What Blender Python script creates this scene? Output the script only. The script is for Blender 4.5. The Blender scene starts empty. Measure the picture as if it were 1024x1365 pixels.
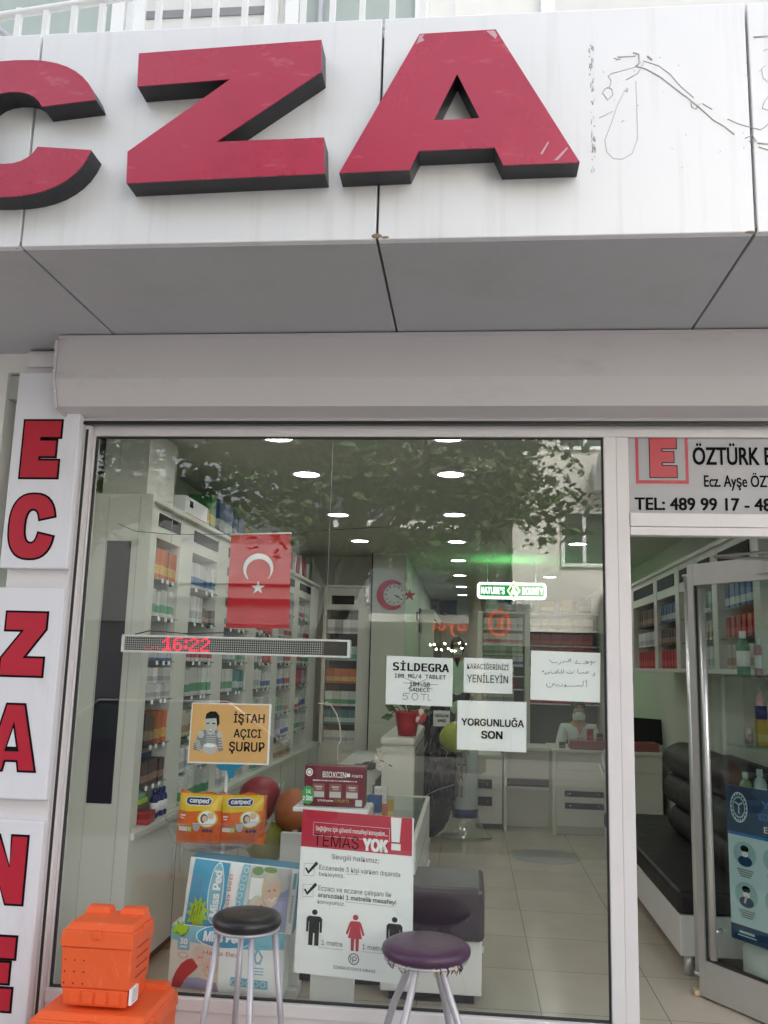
import bpy, bmesh, math, random
from mathutils import Vector, Matrix, noise
random.seed(7)
scene = bpy.context.scene
COL = scene.collection
R = math.radians

# ------------------------------------------------------------------ camera
F_PX, PITCH, YAW, ROLL = 1173.4, .171457, -.100125, .02787
CAM = Vector((0.0, -4.0, 1.62))
_f = Vector((math.sin(YAW)*math.cos(PITCH), math.cos(YAW)*math.cos(PITCH), math.sin(PITCH)))
_r = Vector((math.cos(YAW), -math.sin(YAW), 0)); _u = _r.cross(_f)
RGT = math.cos(ROLL)*_r + math.sin(ROLL)*_u
UPV = -math.sin(ROLL)*_r + math.cos(ROLL)*_u
FWD = _f
cd = bpy.data.cameras.new("camera"); cam = bpy.data.objects.new("camera", cd); COL.objects.link(cam)
cam.matrix_world = Matrix((( RGT.x, UPV.x, -FWD.x, CAM.x), (RGT.y, UPV.y, -FWD.y, CAM.y), (RGT.z, UPV.z, -FWD.z, CAM.z), (0, 0, 0, 1)))
cd.sensor_fit = 'VERTICAL'; cd.sensor_height = 24; cd.sensor_width = 18
cd.lens = 24*F_PX/1365; cd.clip_start = .05; cd.clip_end = 400
scene.camera = cam

# ------------------------------------------------------------------ sky, sun, exposure
SUN_EL, SUN_AZ = 48, 25          # azimuth measured from +y (into the shop) towards +x
w = bpy.data.worlds.new("World"); scene.world = w; w.use_nodes = True
nt = w.node_tree; nt.nodes.clear()
sky = nt.nodes.new("ShaderNodeTexSky"); sky.sky_type = 'NISHITA'; sky.sun_disc = False
sky.sun_elevation = R(SUN_EL); sky.sun_rotation = R(SUN_AZ); sky.air_density = 1.0; sky.dust_density = 6; sky.ozone_density = 1
hs = nt.nodes.new("ShaderNodeHueSaturation"); hs.inputs['Saturation'].default_value = .28
bg = nt.nodes.new("ShaderNodeBackground"); bg.inputs['Strength'].default_value = .15
wo = nt.nodes.new("ShaderNodeOutputWorld")
nt.links.new(sky.outputs[0], hs.inputs['Color']); nt.links.new(hs.outputs[0], bg.inputs['Color']); nt.links.new(bg.outputs[0], wo.inputs[0])
sd = bpy.data.lights.new("sun", 'SUN'); sd.energy = 3.5; sd.angle = R(20); sd.color = (1, .97, .93)
so = bpy.data.objects.new("sun", sd); COL.objects.link(so)
sdir = Vector((math.sin(R(SUN_AZ))*math.cos(R(SUN_EL)), math.cos(R(SUN_AZ))*math.cos(R(SUN_EL)), math.sin(R(SUN_EL))))
so.rotation_euler = sdir.to_track_quat('Z', 'Y').to_euler(); so.location = (6, -12, 14)
scene.view_settings.view_transform = 'Standard'; scene.view_settings.look = 'None'
scene.view_settings.gamma = 1; scene.view_settings.use_curve_mapping = False
scene.view_settings.exposure = 2.15
scene.cycles.use_denoising = True
scene.cycles.max_bounces = 12; scene.cycles.transparent_max_bounces = 24; scene.cycles.diffuse_bounces = 5
scene.cycles.sample_clamp_indirect = 6

# ------------------------------------------------------------------ pixel of the 1024x1365 photograph -> point on a plane
def _ray(px, py): return RGT*((px-512)/F_PX) - UPV*((py-682.5)/F_PX) + FWD
def PY(px, py, y=0.0): d = _ray(px, py); return CAM + d*((y-CAM.y)/d.y)
def PZ(px, py, z=0.0): d = _ray(px, py); return CAM + d*((z-CAM.z)/d.z)
def PX(px, py, x=0.0): d = _ray(px, py); return CAM + d*((x-CAM.x)/d.x)

# ------------------------------------------------------------------ materials
def mat(name, color, rough=.5, metal=0.0, var=.12, scale=6.0, bump=0.0, spec=.5, coat=0.0, fine=None):
    m = bpy.data.materials.new(name); m.use_nodes = True; n = m.node_tree.nodes; l = m.node_tree.links
    b = n['Principled BSDF']; b.inputs['Roughness'].default_value = rough; b.inputs['Metallic'].default_value = metal
    b.inputs['Specular IOR Level'].default_value = spec; b.inputs['Coat Weight'].default_value = coat
    tc = n.new('ShaderNodeTexCoord'); nz = n.new('ShaderNodeTexNoise'); nz.inputs['Scale'].default_value = scale
    nz.inputs['Detail'].default_value = 6; nz.inputs['Roughness'].default_value = .62
    l.new(tc.outputs['Object'], nz.inputs['Vector'])
    mx = n.new('ShaderNodeMix'); mx.data_type = 'RGBA'
    c = Vector(color[:3])
    mx.inputs[6].default_value = (*(c*(1-var)), 1); mx.inputs[7].default_value = (*[min(1, v) for v in c*(1+var*.6)], 1)
    l.new(nz.outputs['Fac'], mx.inputs[0]); l.new(mx.outputs[2], b.inputs['Base Color'])
    mr = n.new('ShaderNodeMapRange'); mr.inputs['To Min'].default_value = max(.02, rough-.1); mr.inputs['To Max'].default_value = min(1, rough+.12)
    l.new(nz.outputs['Fac'], mr.inputs['Value']); l.new(mr.outputs[0], b.inputs['Roughness'])
    if bump:
        n2 = n.new('ShaderNodeTexNoise'); n2.inputs['Scale'].default_value = fine or scale*6; n2.inputs['Detail'].default_value = 4
        l.new(tc.outputs['Object'], n2.inputs['Vector'])
        bp = n.new('ShaderNodeBump'); bp.inputs['Strength'].default_value = bump; bp.inputs['Distance'].default_value = .01
        l.new(n2.outputs['Fac'], bp.inputs['Height']); l.new(bp.outputs[0], b.inputs['Normal'])
    return m

def emit(name, color, strength):
    m = bpy.data.materials.new(name); m.use_nodes = True; n = m.node_tree.nodes; l = m.node_tree.links; n.clear()
    e = n.new('ShaderNodeEmission'); e.inputs[0].default_value = (*color, 1); e.inputs[1].default_value = strength
    o = n.new('ShaderNodeOutputMaterial'); l.new(e.outputs[0], o.inputs[0]); return m

def glass(name, tint=(.9, .95, .91), f0=.045, rough=0.0, smear=0.0):
    # thin architectural glass: clear transmission and a sharp mirror image that grows towards grazing angles
    m = bpy.data.materials.new(name); m.use_nodes = True; n = m.node_tree.nodes; l = m.node_tree.links; n.clear()
    o = n.new('ShaderNodeOutputMaterial'); mix = n.new('ShaderNodeMixShader')
    t = n.new('ShaderNodeBsdfTransparent'); t.inputs[0].default_value = (*tint, 1)
    g = n.new('ShaderNodeBsdfGlossy'); g.inputs['Roughness'].default_value = rough; g.inputs[0].default_value = (1, 1, 1, 1)
    geo = n.new('ShaderNodeNewGeometry'); dot = n.new('ShaderNodeVectorMath'); dot.operation = 'DOT_PRODUCT'
    l.new(geo.outputs['Normal'], dot.inputs[0]); l.new(geo.outputs['Incoming'], dot.inputs[1])
    ab = n.new('ShaderNodeMath'); ab.operation = 'ABSOLUTE'; l.new(dot.outputs['Value'], ab.inputs[0])
    inv = n.new('ShaderNodeMath'); inv.operation = 'SUBTRACT'; inv.inputs[0].default_value = 1; l.new(ab.outputs[0], inv.inputs[1])
    pw = n.new('ShaderNodeMath'); pw.operation = 'POWER'; pw.inputs[1].default_value = 5; l.new(inv.outputs[0], pw.inputs[0])
    ma = n.new('ShaderNodeMath'); ma.operation = 'MULTIPLY_ADD'; ma.inputs[1].default_value = 1-f0; ma.inputs[2].default_value = f0
    l.new(pw.outputs[0], ma.inputs[0]); l.new(ma.outputs[0], mix.inputs[0]); l.new(t.outputs[0], mix.inputs[1]); l.new(g.outputs[0], mix.inputs[2])
    last = mix
    if smear:
        tc = n.new('ShaderNodeTexCoord'); nz = n.new('ShaderNodeTexNoise'); nz.inputs['Scale'].default_value = 2.2; nz.inputs['Detail'].default_value = 8
        l.new(tc.outputs['Object'], nz.inputs['Vector'])
        mr = n.new('ShaderNodeMapRange'); mr.inputs['From Min'].default_value = .5; mr.inputs['From Max'].default_value = .8; mr.inputs['To Max'].default_value = smear
        l.new(nz.outputs['Fac'], mr.inputs['Value'])
        d = n.new('ShaderNodeBsdfDiffuse'); d.inputs[0].default_value = (.8, .8, .78, 1)
        m2 = n.new('ShaderNodeMixShader'); l.new(mr.outputs[0], m2.inputs[0]); l.new(mix.outputs[0], m2.inputs[1]); l.new(d.outputs[0], m2.inputs[2]); last = m2
    l.new(last.outputs[0], o.inputs[0]); return m

def panel_mat(name, color, rough, metal, dirt=.25):
    # brushed aluminium composite with rain streaks running down it
    m = mat(name, color, rough, metal, .05, 3)
    n = m.node_tree.nodes; l = m.node_tree.links; b = n['Principled BSDF']
    tc = n.new('ShaderNodeTexCoord'); mp = n.new('ShaderNodeMapping'); mp.inputs['Scale'].default_value = (14, 3, .7)
    nz = n.new('ShaderNodeTexNoise'); nz.inputs['Scale'].default_value = 1.6; nz.inputs['Detail'].default_value = 7
    l.new(tc.outputs['Object'], mp.inputs[0]); l.new(mp.outputs[0], nz.inputs['Vector'])
    mr = n.new('ShaderNodeMapRange'); mr.inputs['From Min'].default_value = .56; mr.inputs['From Max'].default_value = .8; mr.inputs['To Max'].default_value = dirt
    l.new(nz.outputs['Fac'], mr.inputs['Value'])
    src = b.inputs['Base Color'].links[0].from_socket
    mx = n.new('ShaderNodeMix'); mx.data_type = 'RGBA'; mx.inputs[7].default_value = (.33, .31, .28, 1)
    l.new(mr.outputs[0], mx.inputs[0]); l.new(src, mx.inputs[6]); l.new(mx.outputs[2], b.inputs['Base Color'])
    return m

def tile_mat(name, color, grout, size, rough):
    m = bpy.data.materials.new(name); m.use_nodes = True; n = m.node_tree.nodes; l = m.node_tree.links; b = n['Principled BSDF']
    tc = n.new('ShaderNodeTexCoord'); br = n.new('ShaderNodeTexBrick'); br.offset = 0; br.squash = 1
    mp = n.new('ShaderNodeMapping'); mp.inputs['Location'].default_value = (.24, -.02, 0)
    br.inputs['Scale'].default_value = 1; br.inputs['Brick Width'].default_value = size; br.inputs['Row Height'].default_value = size
    br.inputs['Mortar Size'].default_value = .003; br.inputs['Mortar Smooth'].default_value = .2
    c = Vector(color); br.inputs['Color1'].default_value = (*c, 1); br.inputs['Color2'].default_value = (*(c*.93), 1); br.inputs['Mortar'].default_value = (*grout, 1)
    l.new(tc.outputs['Object'], mp.inputs[0]); l.new(mp.outputs[0], br.inputs['Vector'])
    nz = n.new('ShaderNodeTexNoise'); nz.inputs['Scale'].default_value = 3; nz.inputs['Detail'].default_value = 8; l.new(tc.outputs['Object'], nz.inputs['Vector'])
    mx = n.new('ShaderNodeMix'); mx.data_type = 'RGBA'; mx.blend_type = 'MULTIPLY'; mx.inputs[0].default_value = .5
    cr = n.new('ShaderNodeMapRange'); cr.inputs['To Min'].default_value = .65; cr.inputs['To Max'].default_value = 1.15; l.new(nz.outputs['Fac'], cr.inputs['Value'])
    l.new(br.outputs['Color'], mx.inputs[6]); l.new(cr.outputs[0], mx.inputs[7]); l.new(mx.outputs[2], b.inputs['Base Color'])
    mr = n.new('ShaderNodeMapRange'); mr.inputs['To Min'].default_value = rough*.6; mr.inputs['To Max'].default_value = rough*1.6; l.new(nz.outputs['Fac'], mr.inputs['Value']); l.new(mr.outputs[0], b.inputs['Roughness'])
    return m

def carton_mat(name, base, band, lo=.15, hi=.45, rough=.45):
    # printed cardboard: a coloured band round the carton and rows of tiny print
    m = bpy.data.materials.new(name); m.use_nodes = True; n = m.node_tree.nodes; l = m.node_tree.links; b = n['Principled BSDF']; b.inputs['Roughness'].default_value = rough
    tc = n.new('ShaderNodeTexCoord'); sp = n.new('ShaderNodeSeparateXYZ'); l.new(tc.outputs['Generated'], sp.inputs[0])
    g1 = n.new('ShaderNodeMath'); g1.operation = 'GREATER_THAN'; g1.inputs[1].default_value = lo; l.new(sp.outputs[2], g1.inputs[0])
    g2 = n.new('ShaderNodeMath'); g2.operation = 'LESS_THAN'; g2.inputs[1].default_value = hi; l.new(sp.outputs[2], g2.inputs[0])
    mu = n.new('ShaderNodeMath'); mu.operation = 'MULTIPLY'; l.new(g1.outputs[0], mu.inputs[0]); l.new(g2.outputs[0], mu.inputs[1])
    mx = n.new('ShaderNodeMix'); mx.data_type = 'RGBA'; mx.inputs[6].default_value = (*base, 1); mx.inputs[7].default_value = (*band, 1); l.new(mu.outputs[0], mx.inputs[0])
    mp = n.new('ShaderNodeMapping'); mp.inputs['Scale'].default_value = (9, 9, 16); l.new(tc.outputs['Generated'], mp.inputs[0])
    nz = n.new('ShaderNodeTexNoise'); nz.inputs['Scale'].default_value = 1.3; nz.inputs['Detail'].default_value = 1; l.new(mp.outputs[0], nz.inputs['Vector'])
    g3 = n.new('ShaderNodeMath'); g3.operation = 'GREATER_THAN'; g3.inputs[1].default_value = .6; l.new(nz.outputs['Fac'], g3.inputs[0])
    k = n.new('ShaderNodeMath'); k.operation = 'MULTIPLY'; k.inputs[1].default_value = .6; l.new(g3.outputs[0], k.inputs[0])
    m2 = n.new('ShaderNodeMix'); m2.data_type = 'RGBA'; m2.inputs[7].default_value = (.12, .14, .2, 1); l.new(k.outputs[0], m2.inputs[0]); l.new(mx.outputs[2], m2.inputs[6])
    oi = n.new('ShaderNodeObjectInfo'); tr = n.new('ShaderNodeMapRange'); tr.inputs['To Min'].default_value = .72; tr.inputs['To Max'].default_value = 1.12; l.new(oi.outputs['Random'], tr.inputs['Value'])
    m3 = n.new('ShaderNodeMix'); m3.data_type = 'RGBA'; m3.blend_type = 'MULTIPLY'; m3.inputs[0].default_value = 1; l.new(m2.outputs[2], m3.inputs[6]); l.new(tr.outputs[0], m3.inputs[7])
    l.new(m3.outputs[2], b.inputs['Base Color']); return m

def dots_mat(name, base, dot, pitch):
    m = bpy.data.materials.new(name); m.use_nodes = True; n = m.node_tree.nodes; l = m.node_tree.links; b = n['Principled BSDF']; b.inputs['Roughness'].default_value = .4
    tc = n.new('ShaderNodeTexCoord'); sp = n.new('ShaderNodeSeparateXYZ'); l.new(tc.outputs['Object'], sp.inputs[0])
    sq = []
    for ax in (0, 2):
        d = n.new('ShaderNodeMath'); d.operation = 'DIVIDE'; d.inputs[1].default_value = pitch; l.new(sp.outputs[ax], d.inputs[0])
        f = n.new('ShaderNodeMath'); f.operation = 'FRACT'; l.new(d.outputs[0], f.inputs[0])
        s = n.new('ShaderNodeMath'); s.operation = 'SUBTRACT'; s.inputs[1].default_value = .5; l.new(f.outputs[0], s.inputs[0])
        p = n.new('ShaderNodeMath'); p.operation = 'MULTIPLY'; l.new(s.outputs[0], p.inputs[0]); l.new(s.outputs[0], p.inputs[1]); sq.append(p)
    a = n.new('ShaderNodeMath'); a.operation = 'ADD'; l.new(sq[0].outputs[0], a.inputs[0]); l.new(sq[1].outputs[0], a.inputs[1])
    lt = n.new('ShaderNodeMath'); lt.operation = 'LESS_THAN'; lt.inputs[1].default_value = .11; l.new(a.outputs[0], lt.inputs[0])
    mx = n.new('ShaderNodeMix'); mx.data_type = 'RGBA'; mx.inputs[6].default_value = (*base, 1); mx.inputs[7].default_value = (*dot, 1); l.new(lt.outputs[0], mx.inputs[0])
    l.new(mx.outputs[2], b.inputs['Base Color']); return m

M = dict(
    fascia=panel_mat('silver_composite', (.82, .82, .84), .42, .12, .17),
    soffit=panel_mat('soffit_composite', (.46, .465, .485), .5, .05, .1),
    seam=mat('sealant', (.22, .20, .18), .9, var=.5, scale=20),
    rust=mat('rust_stain', (.27, .20, .14), .9, var=.5, scale=30),
    red_face=mat('crimson_acrylic', (.46, .03, .075), .25, var=.1, scale=4, bump=.03),
    red_vinyl=mat('red_vinyl', (.50, .012, .035), .35, var=.1, scale=8),
    black_side=mat('black_letter_return', (.016, .017, .022), .4),
    black=mat('black_plastic', (.018, .018, .02), .35),
    ink=mat('black_ink', (.012, .012, .014), .7, spec=.0),
    shutter=mat('shutter_lacquer', (.62, .60, .605), .45, var=.05, scale=2),
    frame=mat('white_aluminium', (.74, .71, .715), .38, var=.05, scale=4),
    pillar=mat('light_box_acrylic', (.80, .80, .85), .3, var=.04, scale=3),
    gasket=mat('rubber_gasket', (.03, .03, .03), .7),
    chrome=mat('satin_chrome', (.80, .80, .81), .36, .85, .08, 8),
    steel=mat('brushed_steel', (.66, .65, .64), .42, .6, .1, 12),
    grey_leg=mat('silver_paint', (.50, .49, .53), .35, .4, .12, 20),
    window_glass=glass('shop_window_glass', (.97, .988, .972), .048, smear=.004),
    door_glass=glass('door_glass', (.90, .95, .93), .04),
    shelf_glass=glass('shelf_glass', (.72, .82, .78), .06),
    clear=glass('clear_plastic', (.95, .955, .955), .12, .12, smear=.22),
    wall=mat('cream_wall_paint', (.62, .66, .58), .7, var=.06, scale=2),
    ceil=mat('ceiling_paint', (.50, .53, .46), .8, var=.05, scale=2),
    cab=mat('white_melamine', (.70, .71, .66), .35, var=.04, scale=2),
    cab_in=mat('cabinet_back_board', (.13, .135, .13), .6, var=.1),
    purple_dark=mat('aubergine_laminate', (.016, .011, .022), .5, var=.2, spec=.15),
    floor=tile_mat('floor_tiles', (.66, .585, .49), (.30, .27, .23), .6, .16),
    pave=tile_mat('pavement_slabs', (.30, .285, .275), (.16, .15, .145), .4, .8),
    scuff_pale=mat('scuffed_acrylic', (.66, .42, .46), .6, var=.4, scale=40), band_grey=mat('pale_band_render', (.25, .25, .245), .8, var=.08), pave_dark=tile_mat('far_pavement_slabs', (.13, .125, .12), (.08, .08, .08), .4, .8), asphalt=mat('asphalt', (.045, .045, .048), .9, var=.3, scale=30, bump=.3),
    orange=mat('orange_crate_plastic', (.86, .128, .032), .42, var=.10, scale=14, bump=.05, spec=.4),
    orange_d=mat('orange_crate_dirt', (.50, .09, .03), .6, var=.3, scale=30),
    seat_black=mat('worn_black_vinyl', (.020, .020, .021), .3, var=.5, scale=7, bump=.12),
    seat_purple=mat('worn_purple_vinyl', (.075, .030, .070), .36, var=.35, scale=8, bump=.12),
    leather=mat('dark_leather', (.018, .014, .019), .5, var=.3, scale=10, bump=.15),
    bench_purple=mat('aubergine_vinyl', (.030, .016, .032), .35, var=.25, scale=6, bump=.1),
    foam=mat('torn_foam', (.62, .5, .36), .9, var=.4, scale=60),
    paper=mat('white_paper', (.90, .91, .93), .7, var=.025, scale=5),
    paper_orange=mat('orange_paper', (.78, .45, .17), .7, var=.08, scale=7),
    poster_red=mat('poster_red', (.52, .02, .055), .5, var=.06, scale=5),
    poster_maroon=mat('poster_maroon', (.16, .006, .016), .5),
    grey_ink=mat('grey_ink', (.09, .09, .1), .6), pencil=mat('ballpoint', (.10, .11, .14), .6),
    flag=mat('flag_cloth', (.58, .008, .02), .7, var=.08, scale=10, bump=.1),
    white=mat('white_plastic', (.82, .82, .82), .35, var=.03),
    led_board=dots_mat('led_matrix', (.035, .035, .038), (.42, .43, .42), .0105),
    led_red=emit('lit_red_diodes', (1, .03, .07), .38),
    lamp=emit('downlight_lens', (1, .985, .93), 9.5),
    sign_white=emit('sign_white_glow', (.86, 1, .9), .6), sign_green=emit('sign_green_glow', (.008, .36, .075), .22),
    sign_yellow=emit('sign_yellow_glow', (.95, .85, .25), .3), neon=emit('green_neon_tube', (.06, 1, .16), 9),
    bulb=emit('warm_bulb', (1, .86, .6), 30), cafe=emit('cafe_sign_glow', (1, .13, .04), 1.1),
    skin=mat('skin', (.52, .32, .23), .5, var=.1), hair=mat('dark_hair', (.02, .014, .012), .5),
    coat=mat('white_coat', (.66, .72, .70), .8, var=.06), mask=mat('surgical_mask', (.62, .70, .68), .8), cloth_dark=mat('dark_cloth', (.03, .03, .04), .9),
    cloth_red=mat('dark_red_cloth', (.25, .03, .04), .9), trousers=mat('grey_trousers', (.07, .07, .08), .9),
    yellow=mat('pack_yellow', (.86, .58, .03), .25, bump=.25, fine=35, var=.1, scale=9), pack_orange=mat('pack_orange', (.82, .16, .03), .25, bump=.25, fine=35, var=.1, scale=9),
    navy=mat('pack_navy', (.02, .03, .16), .3), pack_blue=mat('pack_blue', (.03, .35, .60), .3, bump=.25, fine=35, var=.15), sky_blue=mat('pack_sky_blue', (.20, .52, .66), .3, bump=.25, fine=35, var=.15), pack_cream=mat('pack_cream', (.74, .68, .60), .3, bump=.25, fine=35, var=.1),
    lime=mat('lime_burst', (.36, .62, .03), .35), pic_skin=mat('print_skin', (.78, .55, .44), .5), pic_blond=mat('print_blond', (.74, .60, .38), .5), pic_grey=mat('print_grey_hair', (.66, .62, .55), .5),
    pic_lilac=mat('print_lilac', (.36, .38, .58), .5), pic_red=mat('print_red', (.55, .05, .06), .5), pic_leaf=mat('print_leaf', (.16, .30, .07), .5), pic_brown=mat('print_brown', (.13, .06, .03), .5), pic_mid=mat('print_mid_grey', (.25, .25, .26), .6), pic_light=mat('print_light_grey', (.55, .55, .55), .6),
    maroon=mat('maroon_carton', (.17, .018, .032), .3, var=.08), maroon_l=mat('maroon_carton_light', (.30, .10, .10), .35), green_dot=mat('green_sticker', (.06, .38, .10), .4),
    b_red=mat('red_balloon', (.30, .035, .045), .42), b_orange=mat('orange_balloon', (.42, .12, .035), .42), b_yellow=mat('olive_balloon', (.22, .21, .03), .42), b_green=mat('green_balloon', (.42, .50, .06), .25),
    bag=mat('black_glossy_film', (.006, .006, .010), .16, var=.3, bump=.5, scale=4, fine=7), pot_red=mat('red_pot_wrap', (.42, .012, .02), .35, bump=.2, var=.2), leaf=mat('plant_leaf', (.05, .10, .03), .5, var=.4, scale=9), petal=mat('white_petal', (.75, .72, .66), .6),
    poster_navy=mat('poster_navy', (.012, .05, .13), .4), poster_blue=mat('poster_blue', (.01, .18, .52), .4), poster_pale=mat('poster_pale', (.62, .74, .78), .5), pic_aqua=mat('print_aqua', (.38, .55, .58), .5),
    sign_grey=mat('sign_silver_film', (.42, .42, .44), .4, var=.06), sign_e=mat('sign_e_field', (.38, .38, .40), .4), screen=mat('monitor_black', (.008, .009, .014), .15),
    bark=mat('plane_bark', (.16, .13, .10), .9, var=.5, scale=9, bump=.5), foliage=mat('foliage', (.065, .115, .03), .6, var=.5, scale=1.6), foliage2=mat('foliage_pale', (.10, .15, .05), .6, var=.5, scale=1.6),
    render_beige=mat('beige_render', (.74, .71, .65), .9, var=.1, scale=1), render_grey=mat('grey_render', (.19, .195, .185), .9, var=.12, scale=1), render_dark=mat('dark_grey_render', (.13, .135, .13), .9, var=.15, scale=1), render_white=mat('white_render', (.80, .79, .76), .8, var=.06, scale=1.5), pane=mat('dark_window_pane', (.05, .075, .06), .08), pane_pale=mat('pale_window_pane', (.40, .46, .43), .12, var=.15, scale=3), blind=mat('roller_blind', (.72, .71, .69), .7), blue_rail=mat('blue_grey_balcony', (.08, .095, .13), .6), shop_dark=mat('dark_shopfront', (.05, .05, .052), .5), car=mat('dark_car_paint', (.03, .032, .04), .2, coat=.6), tyre=mat('tyre_rubber', (.015, .015, .015), .8), dial=mat('clock_dial', (.72, .74, .70), .4), bottle_g=mat('green_bottle', (.16, .32, .20), .15), bottle_p=mat('pink_bottle', (.58, .32, .34), .2), bottle_c=mat('pale_bottle', (.46, .55, .54), .15), mustard=mat('mustard_carton', (.62, .33, .03), .4), cord=mat('white_cord', (.75, .72, .68), .5), sticker=mat('floor_sticker_grey', (.40, .41, .40), .35, var=.5, scale=12), residue=mat('old_glue', (.52, .49, .48), .6, var=.5, scale=40), cream=mat('cream_cladding', (.72, .70, .60), .5, var=.05), nb_grey=mat('neighbour_header', (.08, .076, .072), .6, var=.1),
)
def scuff(m, color, scale, lo, hi, amt, stretch=(1, 1, 1)):
    n = m.node_tree.nodes; l = m.node_tree.links; b = n['Principled BSDF']; src = b.inputs['Base Color'].links[0].from_socket
    tc = n.new('ShaderNodeTexCoord'); mp = n.new('ShaderNodeMapping'); mp.inputs['Scale'].default_value = stretch; mp.inputs['Rotation'].default_value = (0, R(38), 0)
    nz = n.new('ShaderNodeTexNoise'); nz.inputs['Scale'].default_value = scale; nz.inputs['Detail'].default_value = 9; nz.inputs['Roughness'].default_value = .7
    l.new(tc.outputs['Object'], mp.inputs[0]); l.new(mp.outputs[0], nz.inputs['Vector'])
    mr = n.new('ShaderNodeMapRange'); mr.inputs['From Min'].default_value = lo; mr.inputs['From Max'].default_value = hi; mr.inputs['To Max'].default_value = amt
    l.new(nz.outputs['Fac'], mr.inputs['Value']); mx = n.new('ShaderNodeMix'); mx.data_type = 'RGBA'; mx.inputs[7].default_value = (*color, 1)
    l.new(mr.outputs[0], mx.inputs[0]); l.new(src, mx.inputs[6]); l.new(mx.outputs[2], b.inputs['Base Color'])
scuff(M['red_face'], (.72, .38, .42), 5, .60, .82, .55, (1, 1, 3.5)); scuff(M['red_face'], (.26, .015, .05), 2.2, .5, .8, .5)
scuff(M['orange'], (.95, .42, .22), 9, .58, .8, .5, (2.5, 2.5, 1)); scuff(M['orange'], (.45, .09, .03), 16, .64, .8, .5)
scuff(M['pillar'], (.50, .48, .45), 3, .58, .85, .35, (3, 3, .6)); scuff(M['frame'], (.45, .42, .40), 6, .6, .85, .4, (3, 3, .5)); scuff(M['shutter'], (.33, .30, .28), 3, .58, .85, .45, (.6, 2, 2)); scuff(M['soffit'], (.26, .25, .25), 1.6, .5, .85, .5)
scuff(M['seat_black'], (.10, .10, .10), 14, .6, .8, .5); scuff(M['seat_purple'], (.20, .10, .18), 12, .6, .85, .5); scuff(M['floor'], (.30, .27, .23), 2.5, .55, .85, .35) if False else None
CART = {}
for nm, a, b_ in (('white', (.72, .73, .72), (.45, .47, .5)), ('white blue-banded', (.70, .72, .73), (.06, .16, .42)), ('white green-banded', (.70, .73, .70), (.08, .36, .18)),
                  ('white red-banded', (.73, .71, .70), (.50, .04, .05)), ('red', (.45, .02, .03), (.62, .08, .08)), ('orange', (.62, .16, .04), (.75, .45, .12)), ('blue', (.05, .13, .34), (.6, .65, .7)),
                  ('pale green', (.42, .55, .46), (.14, .36, .24)), ('teal', (.05, .22, .22), (.5, .6, .6)), ('yellow', (.60, .40, .06), (.72, .6, .2)), ('dark brown', (.09, .045, .035), (.3, .2, .15)), ('cream', (.58, .54, .44), (.4, .25, .15)), ('lilac', (.40, .36, .50), (.6, .6, .7)), ('green', (.06, .28, .10), (.6, .55, .1))):
    CART[nm] = carton_mat(nm.replace(' ', '_').replace('-', '_')+'_carton', a, b_)

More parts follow.
